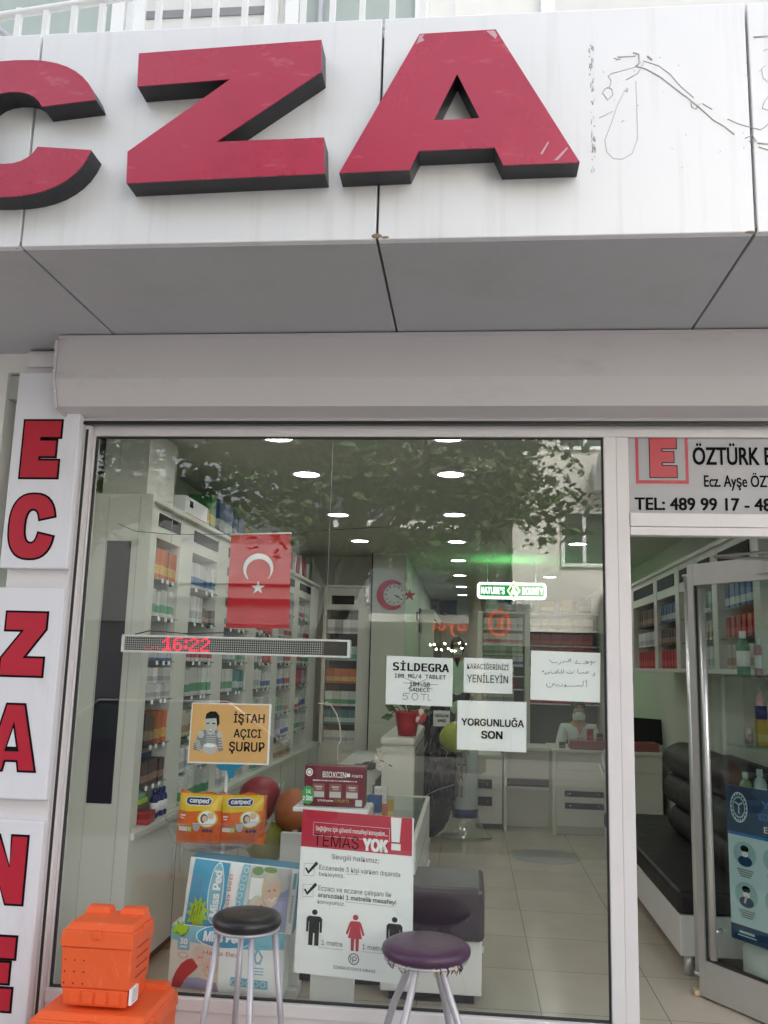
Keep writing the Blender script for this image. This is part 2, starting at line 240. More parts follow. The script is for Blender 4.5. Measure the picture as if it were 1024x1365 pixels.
# ------------------------------------------------------------------ mesh building
class MB:
    def __init__(s): s.v = []; s.f = []; s.m = []; s.sm = []; s.mats = []
    def mi(s, m):
        if m not in s.mats: s.mats.append(m)
        return s.mats.index(m)
    def add(s, vs, fs, m, smooth=False):
        k = len(s.v); s.v += [Vector(v) for v in vs]; i = s.mi(m)
        for f in fs: s.f.append([k+j for j in f]); s.m.append(i); s.sm.append(smooth)
        return s
    def bm(s, bm, m, smooth=False):
        bm.verts.index_update(); s.add([v.co.copy() for v in bm.verts], [[v.index for v in f.verts] for f in bm.faces], m, smooth); bm.free(); return s
    def box(s, x0, x1, y0, y1, z0, z1, m, bev=0.0):
        bm = bmesh.new(); bmesh.ops.create_cube(bm, size=1)
        bmesh.ops.scale(bm, vec=(abs(x1-x0), abs(y1-y0), abs(z1-z0)), verts=bm.verts)
        bmesh.ops.translate(bm, vec=((x0+x1)/2, (y0+y1)/2, (z0+z1)/2), verts=bm.verts)
        if bev: bmesh.ops.bevel(bm, geom=bm.edges[:], offset=bev, segments=2, profile=.5, affect='EDGES')
        return s.bm(bm, m)
    def frustum(s, lo, hi, z0, z1, m, bev=0.0):      # lo, hi: (x0,x1,y0,y1)
        bm = bmesh.new()
        q = [(lo[0], lo[2], z0), (lo[1], lo[2], z0), (lo[1], lo[3], z0), (lo[0], lo[3], z0), (hi[0], hi[2], z1), (hi[1], hi[2], z1), (hi[1], hi[3], z1), (hi[0], hi[3], z1)]
        vs = [bm.verts.new(c) for c in q]
        for f in ((3, 2, 1, 0), (4, 5, 6, 7), (0, 1, 5, 4), (1, 2, 6, 5), (2, 3, 7, 6), (3, 0, 4, 7)): bm.faces.new([vs[i] for i in f])
        if bev: bmesh.ops.bevel(bm, geom=bm.edges[:], offset=bev, segments=2, profile=.5, affect='EDGES')
        return s.bm(bm, m)
    def prism(s, pts, vec, m, mside=None):            # planar polygon pts (3D) pushed by vec
        n = len(pts); a = [Vector(p) for p in pts]; b = [p+Vector(vec) for p in a]
        s.add(a, [list(range(n))], m); s.add(b, [list(range(n))[::-1]], mside or m)
        s.add(a+b, [[i, i+n, (i+1) % n+n, (i+1) % n] for i in range(n)], mside or m); return s
    def tube(s, pts, r, m, seg=10, closed=False, caps=True):
        pts = [Vector(p) for p in pts]; n = len(pts); rr = r if isinstance(r, (list, tuple)) else [r]*n
        vs = []; fs = []; ref = None
        for i, p in enumerate(pts):
            t = (pts[(i+1) % n]-pts[i-1]) if closed else (pts[min(i+1, n-1)]-pts[max(i-1, 0)])
            t.normalize()
            if ref is None:
                ref = Vector((0, 0, 1)) if abs(t.z) < .9 else Vector((1, 0, 0))
            a = (ref - t*ref.dot(t)).normalized(); ref = a; b = t.cross(a)
            for k in range(seg):
                an = 2*math.pi*k/seg; vs.append(p+(a*math.cos(an)+b*math.sin(an))*rr[i])
        for i in range(n if closed else n-1):
            for k in range(seg):
                j = (i+1) % n; fs.append([i*seg+k, i*seg+(k+1) % seg, j*seg+(k+1) % seg, j*seg+k])
        if caps and not closed: fs += [list(range(seg))[::-1], [(n-1)*seg+k for k in range(seg)]]
        return s.add(vs, fs, m, True)
    def lathe(s, prof, c, m, seg=28, axis='z', sx=1, sy=1, caps=True):
        vs = []; fs = []; n = len(prof)
        for r, z in prof:
            for k in range(seg):
                an = 2*math.pi*k/seg; x, y = r*math.cos(an)*sx, r*math.sin(an)*sy
                p = (x, y, z) if axis == 'z' else ((x, z, y) if axis == 'y' else (z, x, y)); vs.append(Vector(c)+Vector(p))
        for i in range(n-1):
            for k in range(seg): fs.append([i*seg+k, i*seg+(k+1) % seg, (i+1)*seg+(k+1) % seg, (i+1)*seg+k])
        if caps and prof[0][0] > 1e-5: fs.append(list(range(seg))[::-1])
        if caps and prof[-1][0] > 1e-5: fs.append([(n-1)*seg+k for k in range(seg)])
        return s.add(vs, fs, m, True)
    def ball(s, c, rx, ry, rz, m, seg=20, rings=12):
        prof = [(max(1e-6, math.sin(math.pi*i/rings)), -math.cos(math.pi*i/rings)) for i in range(rings+1)]
        vs = []; fs = []
        for r, z in prof:
            for k in range(seg):
                an = 2*math.pi*k/seg; vs.append(Vector(c)+Vector((r*math.cos(an)*rx, r*math.sin(an)*ry, z*rz)))
        for i in range(rings):
            for k in range(seg): fs.append([i*seg+k, i*seg+(k+1) % seg, (i+1)*seg+(k+1) % seg, (i+1)*seg+k])
        return s.add(vs, fs, m, True)
    def build(s, name, parent=None, label=None, kind=None, loc=None):
        me = bpy.data.meshes.new(name); off = Vector(parent['_o']) if parent is not None else Vector(loc or (0, 0, 0))
        me.from_pydata([v-off for v in s.v], [], s.f)
        for m in s.mats: me.materials.append(m)
        for p, i, sm in zip(me.polygons, s.m, s.sm): p.material_index = i; p.use_smooth = sm
        me.update(); o = bpy.data.objects.new(name, me); COL.objects.link(o); o['_o'] = tuple(off)
        if parent is not None: o.parent = parent
        else: o.location = off
        if label: o['label'] = label
        if kind: o['kind'] = kind
        return o

def thing(name, label, cat, loc=(0, 0, 0), group=None):
    o = bpy.data.objects.new(name, None); COL.objects.link(o); o.location = loc; o.empty_display_size = .1; o['_o'] = tuple(loc)
    o['label'] = label; o['category'] = cat
    if group: o['group'] = group
    return o
def tag(o, label, cat, group=None):
    o['label'] = label; o['category'] = cat
    if group: o['group'] = group
    return o
def copy_tree(o, parent=None):
    c = o.copy(); COL.objects.link(c)
    if parent is not None: c.parent = parent
    for ch in [x for x in bpy.data.objects if x.parent == o]: copy_tree(ch, c)
    return c

_tcache = {}
FONT = {}
def load_fonts():
    try: FONT['mono'] = bpy.data.fonts.load(bpy.utils.system_resource('DATAFILES', path='fonts')+'/DejaVuSansMono.woff2')
    except Exception: pass
    try: FONT['sans'] = bpy.data.fonts.load(bpy.utils.system_resource('DATAFILES', path='fonts')+'/Inter.woff2')
    except Exception: pass
load_fonts()
def text_geo(body, bold=0.0, font=None):
    """flat outline text in a unit box: (u, v, layer); bold strokes come from shifted layers"""
    key = (body, bold, font)
    if key in _tcache: return _tcache[key]
    c = bpy.data.curves.new('t', 'FONT'); c.body = body; c.size = 1; c.fill_mode = 'FRONT'; c.resolution_u = 3
    if (font or 'sans') in FONT: c.font = FONT[font or 'sans']
    o = bpy.data.objects.new('t', c); COL.objects.link(o); bpy.context.view_layer.update()
    me = o.evaluated_get(bpy.context.evaluated_depsgraph_get()).to_mesh()
    v0 = [(v.co.x, v.co.y) for v in me.vertices]; f0 = [list(p.vertices) for p in me.polygons]
    bpy.data.objects.remove(o); bpy.data.curves.remove(c)
    vs = []; fs = []
    for i, (dx, dy) in enumerate(((0, 0),) if bold <= 0 else ((-1, .6), (1, .6), (-1, -.6), (1, -.6), (0, 0))):
        k = len(vs); vs += [(x+dx*bold, y+dy*bold, i) for x, y in v0]; fs += [[q+k for q in f] for f in f0]
    x0 = min(v[0] for v in vs); x1 = max(v[0] for v in vs); y0 = min(v[1] for v in vs); y1 = max(v[1] for v in vs)
    _tcache[key] = ([((x-x0)/(x1-x0), (y1-y)/(y1-y0), i) for x, y, i in vs], fs, (x1-x0)/(y1-y0)); return _tcache[key]

class Page:
    """A flat printed face: corners TL, TR, BR, BL in the world; print is laid just proud of it."""
    def __init__(s, tl, tr, br, bl, off=.0012):
        s.c = [Vector(p) for p in (tl, tr, br, bl)]; s.n = (s.c[3]-s.c[0]).cross(s.c[1]-s.c[0]).normalized(); s.off = off; s.mb = MB(); s.ls = 1
    def at(s, u, v, lift=0.0):
        a, b, c, d = s.c; return (a*(1-u)+b*u)*(1-v)+(d*(1-u)+c*u)*v + s.n*(s.off+lift*s.ls)
    def uv(s, px, py):                                 # pixel of the photograph -> (u, v) of this page, solved on its plane
        d = _ray(px, py); t = (s.c[0]-CAM).dot(s.n)/d.dot(s.n); p = CAM+d*t
        ax = s.c[1]-s.c[0]; ay = s.c[3]-s.c[0]; u = v = .5
        for _ in range(12):
            q = s.at(u, v)-s.n*s.off-p
            du = (s.c[1]-s.c[0])*(1-v)+(s.c[2]-s.c[3])*v; dv = (s.c[3]-s.c[0])*(1-u)+(s.c[2]-s.c[1])*u
            A = du.dot(du); B = du.dot(dv); C_ = dv.dot(dv); e = -q.dot(du); g = -q.dot(dv); D = A*C_-B*B
            u += (e*C_-g*B)/D; v += (A*g-B*e)/D
        return u, v
    def text(s, body, u0, u1, v0, v1, m, bold=0.0, font=None, lift=.0006):
        vs, fs, _ = text_geo(body, bold, font)
        s.mb.add([s.at(u0+(u1-u0)*x, v0+(v1-v0)*y, lift+i*.00012) for x, y, i in vs], fs, m); return s
    def vtext(s, body, u0, u1, v0, v1, m, bold=0.0, lift=.0006):   # reads upwards
        vs, fs, _ = text_geo(body, bold)
        s.mb.add([s.at(u0+(u1-u0)*y, v1+(v0-v1)*x, lift+i*.00012) for x, y, i in vs], fs, m); return s
    def poly(s, pts, m, lift=0.0):
        s.mb.add([s.at(u, v, lift) for u, v in pts], [list(range(len(pts)))], m); return s
    def rect(s, u0, u1, v0, v1, m, lift=0.0): return s.poly([(u0, v0), (u0, v1), (u1, v1), (u1, v0)], m, lift)
    def oval(s, cu, cv, ru, rv, m, lift=0.0, n=28, a0=0, a1=360):
        return s.poly([(cu+ru*math.cos(R(a0+(a1-a0)*k/n)), cv+rv*math.sin(R(a0+(a1-a0)*k/n))) for k in range(n+(0 if a1-a0 == 360 else 1))], m, lift)
    def ring(s, cu, cv, ru, rv, t, m, lift=0.0, n=36):
        o = [(cu+ru*math.cos(2*math.pi*k/n), cv+rv*math.sin(2*math.pi*k/n)) for k in range(n)]
        i = [(cu+ru*(1-t)*math.cos(2*math.pi*k/n), cv+rv*(1-t)*math.sin(2*math.pi*k/n)) for k in range(n)]
        s.mb.add([s.at(u, v, lift) for u, v in o+i], [[k, (k+1) % n, n+(k+1) % n, n+k] for k in range(n)], m); return s
    def stroke(s, pts, wd, m, lift=.0006):
        P = [s.at(u, v, lift) for u, v in pts]
        for a, b in zip(P, P[1:]):
            t = b-a
            if t.length < 1e-7: continue
            q = t.normalized().cross(s.n)*wd/2; e = t.normalized()*wd*.3
            s.mb.add([a-q-e, b-q+e, b+q+e, a+q-e], [[0, 1, 2, 3]], m)
        return s
    def build(s, name, parent, label=None, bulge=None):
        if bulge:                                         # wrap the print over a puffed pack: refine it, then push it back towards the rim
            bm = bmesh.new(); fm = bm.faces.layers.int.new('mi')
            for f, i in zip(s.mb.f, s.mb.m):
                try: bm.faces.new([bm.verts.new(s.mb.v[j]) for j in f])[fm] = i
                except ValueError: pass
            bmesh.ops.triangulate(bm, faces=bm.faces[:]); 
            for _ in range(4):
                lg = [e for e in bm.edges if e.calc_length() > .016]
                if lg: bmesh.ops.subdivide_edges(bm, edges=lg, cuts=1, use_grid_fill=False); bmesh.ops.triangulate(bm, faces=[f for f in bm.faces if len(f.verts) > 3])
            for v in bm.verts: v.co += bulge(v.co)
            bm.verts.index_update(); s.mb.v = [v.co.copy() for v in bm.verts]; s.mb.f = [[v.index for v in f.verts] for f in bm.faces]; s.mb.m = [f[fm] for f in bm.faces]; s.mb.sm = [True]*len(s.mb.f); bm.free()
        return s.mb.build(name, parent, label)

def sheet(tl, tr, br, bl, th, m, name, parent=None, loc=None, curl=0.0):
    """thin sheet with real thickness, a little wavy"""
    mb = MB(); c = [Vector(p) for p in (tl, tr, br, bl)]; n = (c[3]-c[0]).cross(c[1]-c[0]).normalized()
    mb.prism([c[0], c[3], c[2], c[1]], -n*th, m)
    return mb.build(name, parent, loc=loc)

def offset_poly(P, d):
    n = len(P); out = []; A = sum(P[i][0]*P[(i+1) % n][1]-P[(i+1) % n][0]*P[i][1] for i in range(n)); sg = 1 if A > 0 else -1
    for i in range(n):
        p0, p1, p2 = Vector(P[i-1]), Vector(P[i]), Vector(P[(i+1) % n])
        e1 = (p1-p0).normalized(); e2 = (p2-p1).normalized(); n1 = Vector((e1.y, -e1.x))*sg; n2 = Vector((e2.y, -e2.x))*sg
        b = n1+n2; k = max(.35, b.length_squared/2); out.append(tuple(p1+b*d/k))
    return out
def arc(cx, cy, rx, ry, a0, a1, n, e=1.0):
    o = []
    for i in range(n+1):
        a = R(a0+(a1-a0)*i/n); c, s_ = math.cos(a), math.sin(a)
        o.append((cx+rx*math.copysign(abs(c)**e, c), cy+ry*math.copysign(abs(s_)**e, s_)))
    return o
GLYPH = dict(
    E=[(0, 0), (1, 0), (1, .30), (.46, .30), (.46, .37), (.90, .37), (.90, .65), (.46, .65), (.46, .71), (1, .71), (1, 1), (0, 1)],
    C=arc(.5, .5, .5, .5, 14, 346, 30, .8)+arc(.5, .5, .17, .27, 340, 20, 16, .85),
    Z=[(0, 0), (1, 0), (1, .28), (.52, .28), (1, .74), (1, 1), (.04, 1), (.04, .72), (.48, .72), (0, .27)],
    N=[(0, 0), (.34, 0), (.34, .5), (.64, 0), (1, 0), (1, 1), (.66, 1), (.66, .52), (.36, 1), (0, 1)],
    A=[(0, 0), (.32, 0), (.36, .15), (.64, .15), (.68, 0), (1, 0), (.68, 1), (.32, 1)])

# ================================================================== SETTING: ground, floor, ceiling, inner walls
MB().box(-30, 30, -4.9, .06, -.4, -.15, M['pave']).build('pavement', kind='structure')
MB().box(-30, 30, -11.2, -4.9, -.5, -.27, M['asphalt']).build('road', kind='structure')
MB().box(-30, 30, -14.0, -11.2, -.4, -.15, M['pave_dark']).build('far_pavement', kind='structure')
MB().box(-2.3, 2.2, .06, 13.0, -.3, 0, M['floor']).build('shop_floor', kind='structure')
MB().box(-.74, 2.05, 7.9, 13.0, .001, .34, M['floor']).build('raised_floor', kind='structure')
CZ = 2.87
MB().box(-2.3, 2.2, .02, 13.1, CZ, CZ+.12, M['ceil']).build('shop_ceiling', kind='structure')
MB().box(-2.3, -2.05, .1, 13.1, .001, CZ-.001, M['wall']).build('wall_left', kind='structure')
MB().box(2.0, 2.2, .12, 13.1, .001, CZ-.001, M['wall']).build('wall_right', kind='structure')
MB().box(-2.05, 2.0, 13.0, 13.1, .001, CZ-.001, M['wall']).build('wall_back', kind='structure')

# ================================================================== SHOP BUILDING above the canopy
bld = thing('shop_building', 'white upper storey with grey-green windows above the sign canopy', 'building', (0, 0, 3.2))
mb = MB(); mb.box(-7, 7, .0, .3, CZ+.13, 9, M['render_white']); mb.box(-7, 7, -1.07, -.001, 3.93, 3.95, M['render_white']); mb.box(1.95, 2.35, -.02, .3, -.15, CZ+.13, M['render_white']); mb.box(-2.35, -2.30, .0, .3, -.15, CZ+.13, M['render_white'])
mb.box(2.35, 7, .0, .3, -.15, CZ+.13, M['render_white'])
mb.build('wall', bld)
def upper_window(x0, x1, z0, z1, pane, label=None):
    f = MB(); t = .07
    f.box(x0, x0+t, -.05, -.001, z0, z1, M['white']); f.box(x1-t, x1, -.05, -.001, z0, z1, M['white'])
    f.box(x0+t, x1-t, -.05, -.001, z0, z0+t, M['white']); f.box(x0+t, x1-t, -.05, -.001, z1-t, z1, M['white'])
    fr = f.build('window', bld, label)
    fr2 = MB().box(x0+t, x1-t, -.02, -.002, z0+t, z1-t, pane).build('pane', bld); fr2.parent = fr
    fr2.location = (0, 0, 0)
    return fr
upper_window(-3.2, -1.84, 4.1, 6.2, M['pane_pale'])
w2 = upper_window(-1.80, -1.02, 4.1, 6.2, M['blind'], 'window with a lowered white blind')
q = MB().box(-1.73, -1.09, -.028, -.021, 4.93, 4.975, M['pic_mid']).build('blind_hem', w2)
upper_window(-.98, -.24, 4.1, 6.2, M['pane_pale'])
upper_window(.32, 1.5, 4.1, 6.2, M['blind'])
MB().box(-.80, -.78, -.08, -.001, 4.0, 9, M['grey_leg']).build('drain_pipe', bld)

rail = thing('balcony_railing', 'white painted bar railing along the top edge of the sign canopy', 'railing', (0, -1.0, 3.95))
mb = MB()
k = 0
x = -2.42
while x < -.02: mb.box(x-.011, x+.011, -1.011, -.989, 3.952, 4.19, M['white']); x += .1165
mb.build('bars', rail)
MB().tube([PY(-120, 39, -1.0), PY(0, 22, -1.0), PY(140, 0, -1.0), PY(330, -32, -1.0)], .017, M['white']).build('handrail', rail)
MB().tube([(-1.88, -1.0, 3.96), (-1.86, -1.0, 4.06), (-2.02, -1.0, 4.19)], .012, M['grey_leg']).build('bracket', rail)
MB().tube([(-.46, -1.05, 3.975), (-.36, -1.05, 3.99), (-.30, -1.05, 4.01), (-.16, -1.05, 4.0), (-.10, -1.05, 3.975), (.08, -1.05, 3.975)], .009, M['grey_leg']).build('cable_conduit', rail)

# ================================================================== SIGN CANOPY
FY, SZ, FZ = -1.12, 3.098, 3.975                     # fascia plane, soffit height, fascia top
can = thing('sign_canopy', 'silver panelled canopy over the shop front with rust-stained seams', 'canopy', (0, -.6, SZ))
seams = [-4.3, -2.985, -1.662, -.342, .952, 2.26, 3.55]
g = .0045
for a, b in zip(seams, seams[1:]):
    MB().box(a+g, b-g, FY, FY+.035, SZ, FZ, M['fascia'], .004).build('fascia_panel', can)
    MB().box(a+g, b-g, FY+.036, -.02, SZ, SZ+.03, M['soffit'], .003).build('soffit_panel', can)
mb = MB().box(-4.3, 3.55, FY+.037, -.003, SZ+.032, FZ-.05, M['seam'])
mb.build('core', can)
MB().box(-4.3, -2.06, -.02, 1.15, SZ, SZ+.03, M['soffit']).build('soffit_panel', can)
st = MB()
for sx in seams[1:-1]:                                # rusty sealant blobs where the seams turn under
    for k in range(5):
        st.ball((sx+random.uniform(-.03, .03), FY-.001+random.uniform(0, .02), SZ+random.uniform(-.001, .02)), random.uniform(.008, .022), .003, random.uniform(.004, .014), M['rust'], 8, 6)
st.build('rust_stain', can)
# old glue left by the letter that was taken down, and the peeled outline of an emblem
gl = MB()
def bead(pxs, r=.0034):
    gl.tube([PY(x, y, FY-.0005) for x, y in pxs], r*.62, M['residue'], 5)
def zz(pts): return [(760+x/3.88, 40+y/3.88) for x, y in pts]
for pts, r in (([(340, 265), (345, 400), (350, 560), (320, 640), (270, 668), (225, 665), (190, 630), (180, 570), (215, 480), (245, 390), (285, 310)], .0018),
               ([(285, 310), (295, 322), (300, 308), (290, 300)], .002), ([(345, 190), (390, 200), (470, 245), (540, 300), (620, 360), (680, 410), (740, 465), (800, 500), (850, 540)], .0042),
               ([(380, 160), (460, 185), (520, 230), (570, 290), (640, 350)], .003), ([(345, 190), (290, 205), (215, 225), (197, 240), (213, 262), (205, 295), (180, 305), (168, 325), (195, 362), (222, 335), (215, 305), (190, 296)], .0028),
               ([(245, 140), (340, 135)], .0038), ([(228, 145), (245, 152), (262, 150)], .003), ([(325, 118), (355, 125), (360, 170), (340, 190)], .005), ([(290, 258), (350, 225), (380, 170)], .003), ([(400, 135), (425, 155)], .006),
               ([(625, 365), (630, 400), (650, 410), (670, 380)], .003), ([(685, 380), (735, 410)], .003), ([(815, 460), (870, 485), (940, 505), (985, 515), (1010, 500), (1024, 485)], .003),
               ([(905, 560), (940, 545), (965, 575), (925, 575)], .003), ([(970, 585), (1024, 590)], .006), ([(975, 605), (1024, 620)], .004), ([(1000, 110), (1012, 100), (1024, 100)], .002), ([(1010, 185), (990, 200), (1000, 250), (1024, 268)], .002), ([(1024, 345), (1005, 370), (995, 405), (1024, 415)], .0025), ([(950, 38), (1024, 32)], .006), ([(150, 455), (190, 435), (220, 420)], .002), ([(265, 475), (280, 465)], .002)):
    bead(zz(pts), r)
for k in range(70):
    y = random.uniform(75, 735); x = 105+15*(y/735)+random.uniform(-8, 14)
    if random.random() < .75: bead(zz([(x, y), (x+random.uniform(-4, 4), y+random.uniform(4, 26))]), random.uniform(.0012, .0038))
for k in range(26):
    x, y = random.uniform(120, 1000), random.uniform(20, 740); bead(zz([(x, y), (x+random.uniform(-9, 9), y+random.uniform(2, 9))]), random.uniform(.0008, .002))
gl.build('glue_residue', can, 'grey glue traces left by removed lettering')

LY = -1.215
def channel_letter(name, label, pts, hole=None):
    """pts: (x, z) outline counter-clockwise seen from the street; face plus deep dark returns"""
    t = thing(name, label, 'letter', (sum(p[0] for p in pts)/len(pts), FY, min(p[1] for p in pts)), 'crimson letters on the canopy')
    f = list(pts)
    if hole: f = list(pts)+[pts[0], hole[0], hole[2], hole[1], hole[0]]
    MB().prism([(x, LY, z) for x, z in f], (0, .004, 0), M['red_face']).build('face', t)
    r = MB()
    for loop in [pts]+([hole] if hole else []):
        n = len(loop); a = [(x, LY+.005, z) for x, z in loop]; b = [(x, FY-.002, z) for x, z in loop]
        r.add([Vector(p) for p in a+b], [[i, (i+1) % n, (i+1) % n+n, i+n] for i in range(n)], M['black_side'])
    r.build('return', t)
    return t
def wx(pts): return [(p.x, p.z) for p in (PY(x, y, LY) for x, y in pts)]
channel_letter('channel_letter', 'crimson channel letter Z with dark sides on the silver canopy', wx([(185, 72), (168.5, 244), (433, 231), (432, 183), (288.5, 189), (429, 95), (428.5, 53), ][::1]) and wx([(185, 71), (183, 115), (307, 105.5), (170, 202), (168.5, 244), (433, 231), (432, 183), (288.5, 189), (429, 95), (428.5, 53)]))
la = channel_letter('channel_letter', 'crimson channel letter A with scuffed corners beside the blank glue-marked panel', wx([(559.5, 45), (452, 230.5), (546, 226), (558.5, 201), (659.5, 196.5), (671, 220), (773, 216), (661, 39)]), wx([(609.5, 98.5), (578.5, 160), (639.5, 157.5)]))
k = MB()
for q in ([(560, 46.5), (566, 45.5), (563, 50), (566, 54), (558, 57), (554.5, 60)], [(648, 41), (659, 40.5), (663, 47), (661, 52), (655, 47)], [(738, 214), (756, 196), (757, 198), (744, 213)], [(720, 205), (731, 188), (732, 190), (723, 206)]): k.add([PY(x, y, LY-.0008) for x, y in q], [list(range(len(q)))], M['scuff_pale'])
k.build('scuffs', la, 'pale scuffed patches at the corners')
ccx, ccz = -1.70, 3.518
ob = arc(ccx, ccz, .335, .275, 17, 343, 40, .82); ib = arc(ccx, ccz, .135, .145, 330, 30, 24, .85)
channel_letter('channel_letter', 'crimson channel letter C cut off by the left edge of the photo', ob+ib)

# ================================================================== ROLLER SHUTTER BOX
prof = [(-.25, SZ-.006), (-.255, SZ-.006), (-.255, SZ-.022), (-.25, SZ-.022), (-.25, 2.885), (-.20, 2.765), (-.055, 2.752), (-.055, 2.738), (-.02, 2.738), (-.02, SZ-.006)]
sb = thing('shutter_box', 'long grey-white roller shutter housing between canopy and shop window', 'shutter', (0, -.12, 2.74))
x0, x1 = -1.925, 3.2
mb = MB(); n = len(prof)
mb.add([(x0, y, z) for y, z in prof]+[(x1, y, z) for y, z in prof], [list(range(n)), list(range(n, 2*n))[::-1]]+[[i, i+n, (i+1) % n+n, (i+1) % n] for i in range(n)], M['shutter'])
mb.build('housing', sb)
pl = [(-.262, SZ-.03), (-.258, 2.88), (-.205, 2.758), (-.03, 2.73), (-.02, 2.73), (-.02, SZ-.03)]
mb = MB(); mb.prism([(x0-.012, y, z) for y, z in pl], (.011, 0, 0), M['shutter']); mb.build('end_cap', sb)
mb = MB()
for y, z in ((-.262, 3.0), (-.262, 2.92), (-.235, 2.83)): mb.ball((x0-.006, y, z), .006, .003, .006, M['chrome'], 8, 6)
mb.build('rivets', sb)
MB().box(x0+.03, x1, -.05, -.022, 2.722, 2.737, M['black']).build('shutter_slot', sb)

# ================================================================== LEFT PILLAR AND LIGHT BOXES
pil = thing('cladding_pillar', 'white clad pillar behind the lettered light boxes at the left edge', 'pillar', (-2.0, 0, -.15))
MB().box(-2.17, -1.865, -.06, -.001, -.15, 3.09, M['frame'], .004).build('cladding', pil)
MB().box(-1.864, -1.832, -.035, .05, -.15, 2.72, M['frame'], .003).build('shutter_guide', pil)
MB().box(-1.855, -1.842, -.037, -.0355, -.15, 2.70, M['gasket']).build('guide_slot', pil)
MB().box(-2.165, -1.93, -.085, -.061, 3.0, 3.07, M['frame'], .003).build('top_trim', pil)
PL, PR, PF = -2.185, -1.858, -.105
boxes = [(2.015, 2.965, 'light box lettered E and C at the top of the left pillar', [('E', 2.445, 2.722, -2.128, -1.945), ('C', 2.06, 2.365, -2.155, -1.935)]),
         (.985, 1.925, 'light box lettered Z and A in the middle of the left pillar', [('Z', 1.525, 1.81, -2.13, -1.93), ('A', 1.11, 1.395, -2.15, -1.925)]),
         (-.05, .895, 'light box lettered N and E at the foot of the left pillar behind the crates', [('N', .55, .83, -2.13, -1.925), ('E', .12, .415, -2.12, -1.935)])]
for z0, z1, lab, letters in boxes:
    t = thing('light_box', lab, 'sign', ((PL+PR)/2, -.06, z0), 'stacked light boxes on the pillar')
    MB().box(PL, PR, PF, -.061, z0, z1, M['pillar'], .006).build('case', t)
    for ch, a, b, xa, xb in letters:
        pts = [(xa+(xb-xa)*u, a+(b-a)*v) for u, v in GLYPH[ch]]
        L = MB(); L.prism([(x, PF-.002, z) for x, z in offset_poly(pts, .0085)], (0, .0015, 0), M['ink']); L.prism([(x, PF-.004, z) for x, z in offset_poly(pts, -.001)], (0, .0015, 0), M['red_vinyl'])
        if ch == 'A':
            tr = lambda s: [(xa+(xb-xa)*(.5+u*s), a+(b-a)*(.47+v*s)) for u, v in ((-.13, -.16), (.13, -.16), (0, .24))]
            L.prism([(x, PF-.0055, z) for x, z in tr(1.15)], (0, .001, 0), M['ink']); L.prism([(x, PF-.007, z) for x, z in tr(.7)], (0, .001, 0), M['pillar'])
        L.build('lettering', t)

# neighbour at the far left under the canopy
nb = thing('neighbour_shopfront', 'grey header and cream panel of the neighbouring shop at the far left', 'shopfront', (-3.2, 1.15, -.15))
MB().box(-6, -2.35, 1.15, 1.3, 2.72, 3.09, M['nb_grey']).build('header', nb)
MB().box(-6, -2.35, 1.13, 1.3, -.15, 2.719, M['cream']).build('panel', nb)

# ================================================================== SHOPFRONT FRAME, GLASS, DOOR
GL, GR, GB, GT = -1.822, .60, .185, 2.677
sf = thing('shopfront_window', 'big shop window in a white aluminium frame under the shutter box', 'window', (-.6, 0, 0))
f = MB()
f.box(-1.831, GL, .0, .06, GB, 2.737, M['frame'], .003); f.box(GL, 1.94, .0, .06, GT, 2.737, M['frame'], .003)
f.box(GR, .655, -.006, .06, -.15, GT, M['frame'], .004); f.box(.656, .712, .002, .06, -.15, GT, M['frame'], .004)
f.box(-1.831, GR, .0, .06, -.15, .13, M['frame'], .003); f.box(-1.831, GR, -.012, .06, .131, GB, M['frame'], .004)
f.box(.713, 1.85, .0, .06, 2.224, 2.262, M['frame'], .003); f.box(.713, 1.85, -.006, .06, 2.263, 2.325, M['frame'], .004)
f.box(1.851, 1.94, .0, .06, -.15, GT, M['frame'], .003)
f.build('frame', sf)
gk = MB(); t = .008
for a in ((GL, GL+t, GB, GT), (GR-t, GR, GB, GT)): gk.box(a[0], a[1], .012, .03, a[2], a[3], M['gasket'])
for a in ((GL+t, GR-t, GB, GB+t), (GL+t, GR-t, GT-t, GT)): gk.box(a[0], a[1], .012, .03, a[2], a[3], M['gasket'])
gk.build('gasket', sf)
MB().box(GL+.002, GR-.002, .014, .022, GB+.002, GT-.002, M['window_glass']).build('pane', sf)

sg = thing('door_sign', 'silver sign panel over the door with a red framed E and the pharmacy telephone number', 'sign', (1.28, .03, 2.326))
MB().box(.714, 1.849, .02, .035, 2.327, 2.676, M['sign_grey']).build('panel', sg)
pg = Page((.714, .02, 2.676), (1.849, .02, 2.676), (1.849, .02, 2.327), (.714, .02, 2.327))
def puv(p, px, py): return p.uv(px, py)
def trect(p, body, a, b, m, bold=0.0, **k):
    u0, v0 = p.uv(*a); u1, v1 = p.uv(*b); p.text(body, u0, u1, v0, v1, m, bold, **k)
u0, v0 = pg.uv(846, 560); u1, v1 = pg.uv(918.5, 645)
v0 = .0
pg.rect(u0, u1, v0, v1, M['red_vinyl']); pg.rect(u0+.012, u1-.012, v0, v1-.045, M['sign_e'], .0006)
eu0, ev0 = pg.uv(865, 583); eu1, ev1 = pg.uv(903, 637)
eg = [(eu0+(eu1-eu0)*u, ev1+(ev0-ev1)*v) for u, v in GLYPH['E']]
pg.poly([(u, v) for u, v in eg], M['red_vinyl'], .0012)
pg.stroke(eg+[eg[0]], .004, M['ink'], .0015)
pg.text('ÖZTÜRK ECZANESİ', pg.uv(923, 600)[0], .825, pg.uv(930, 588)[1], pg.uv(930, 620)[1], M['ink'], .024, font='plain')
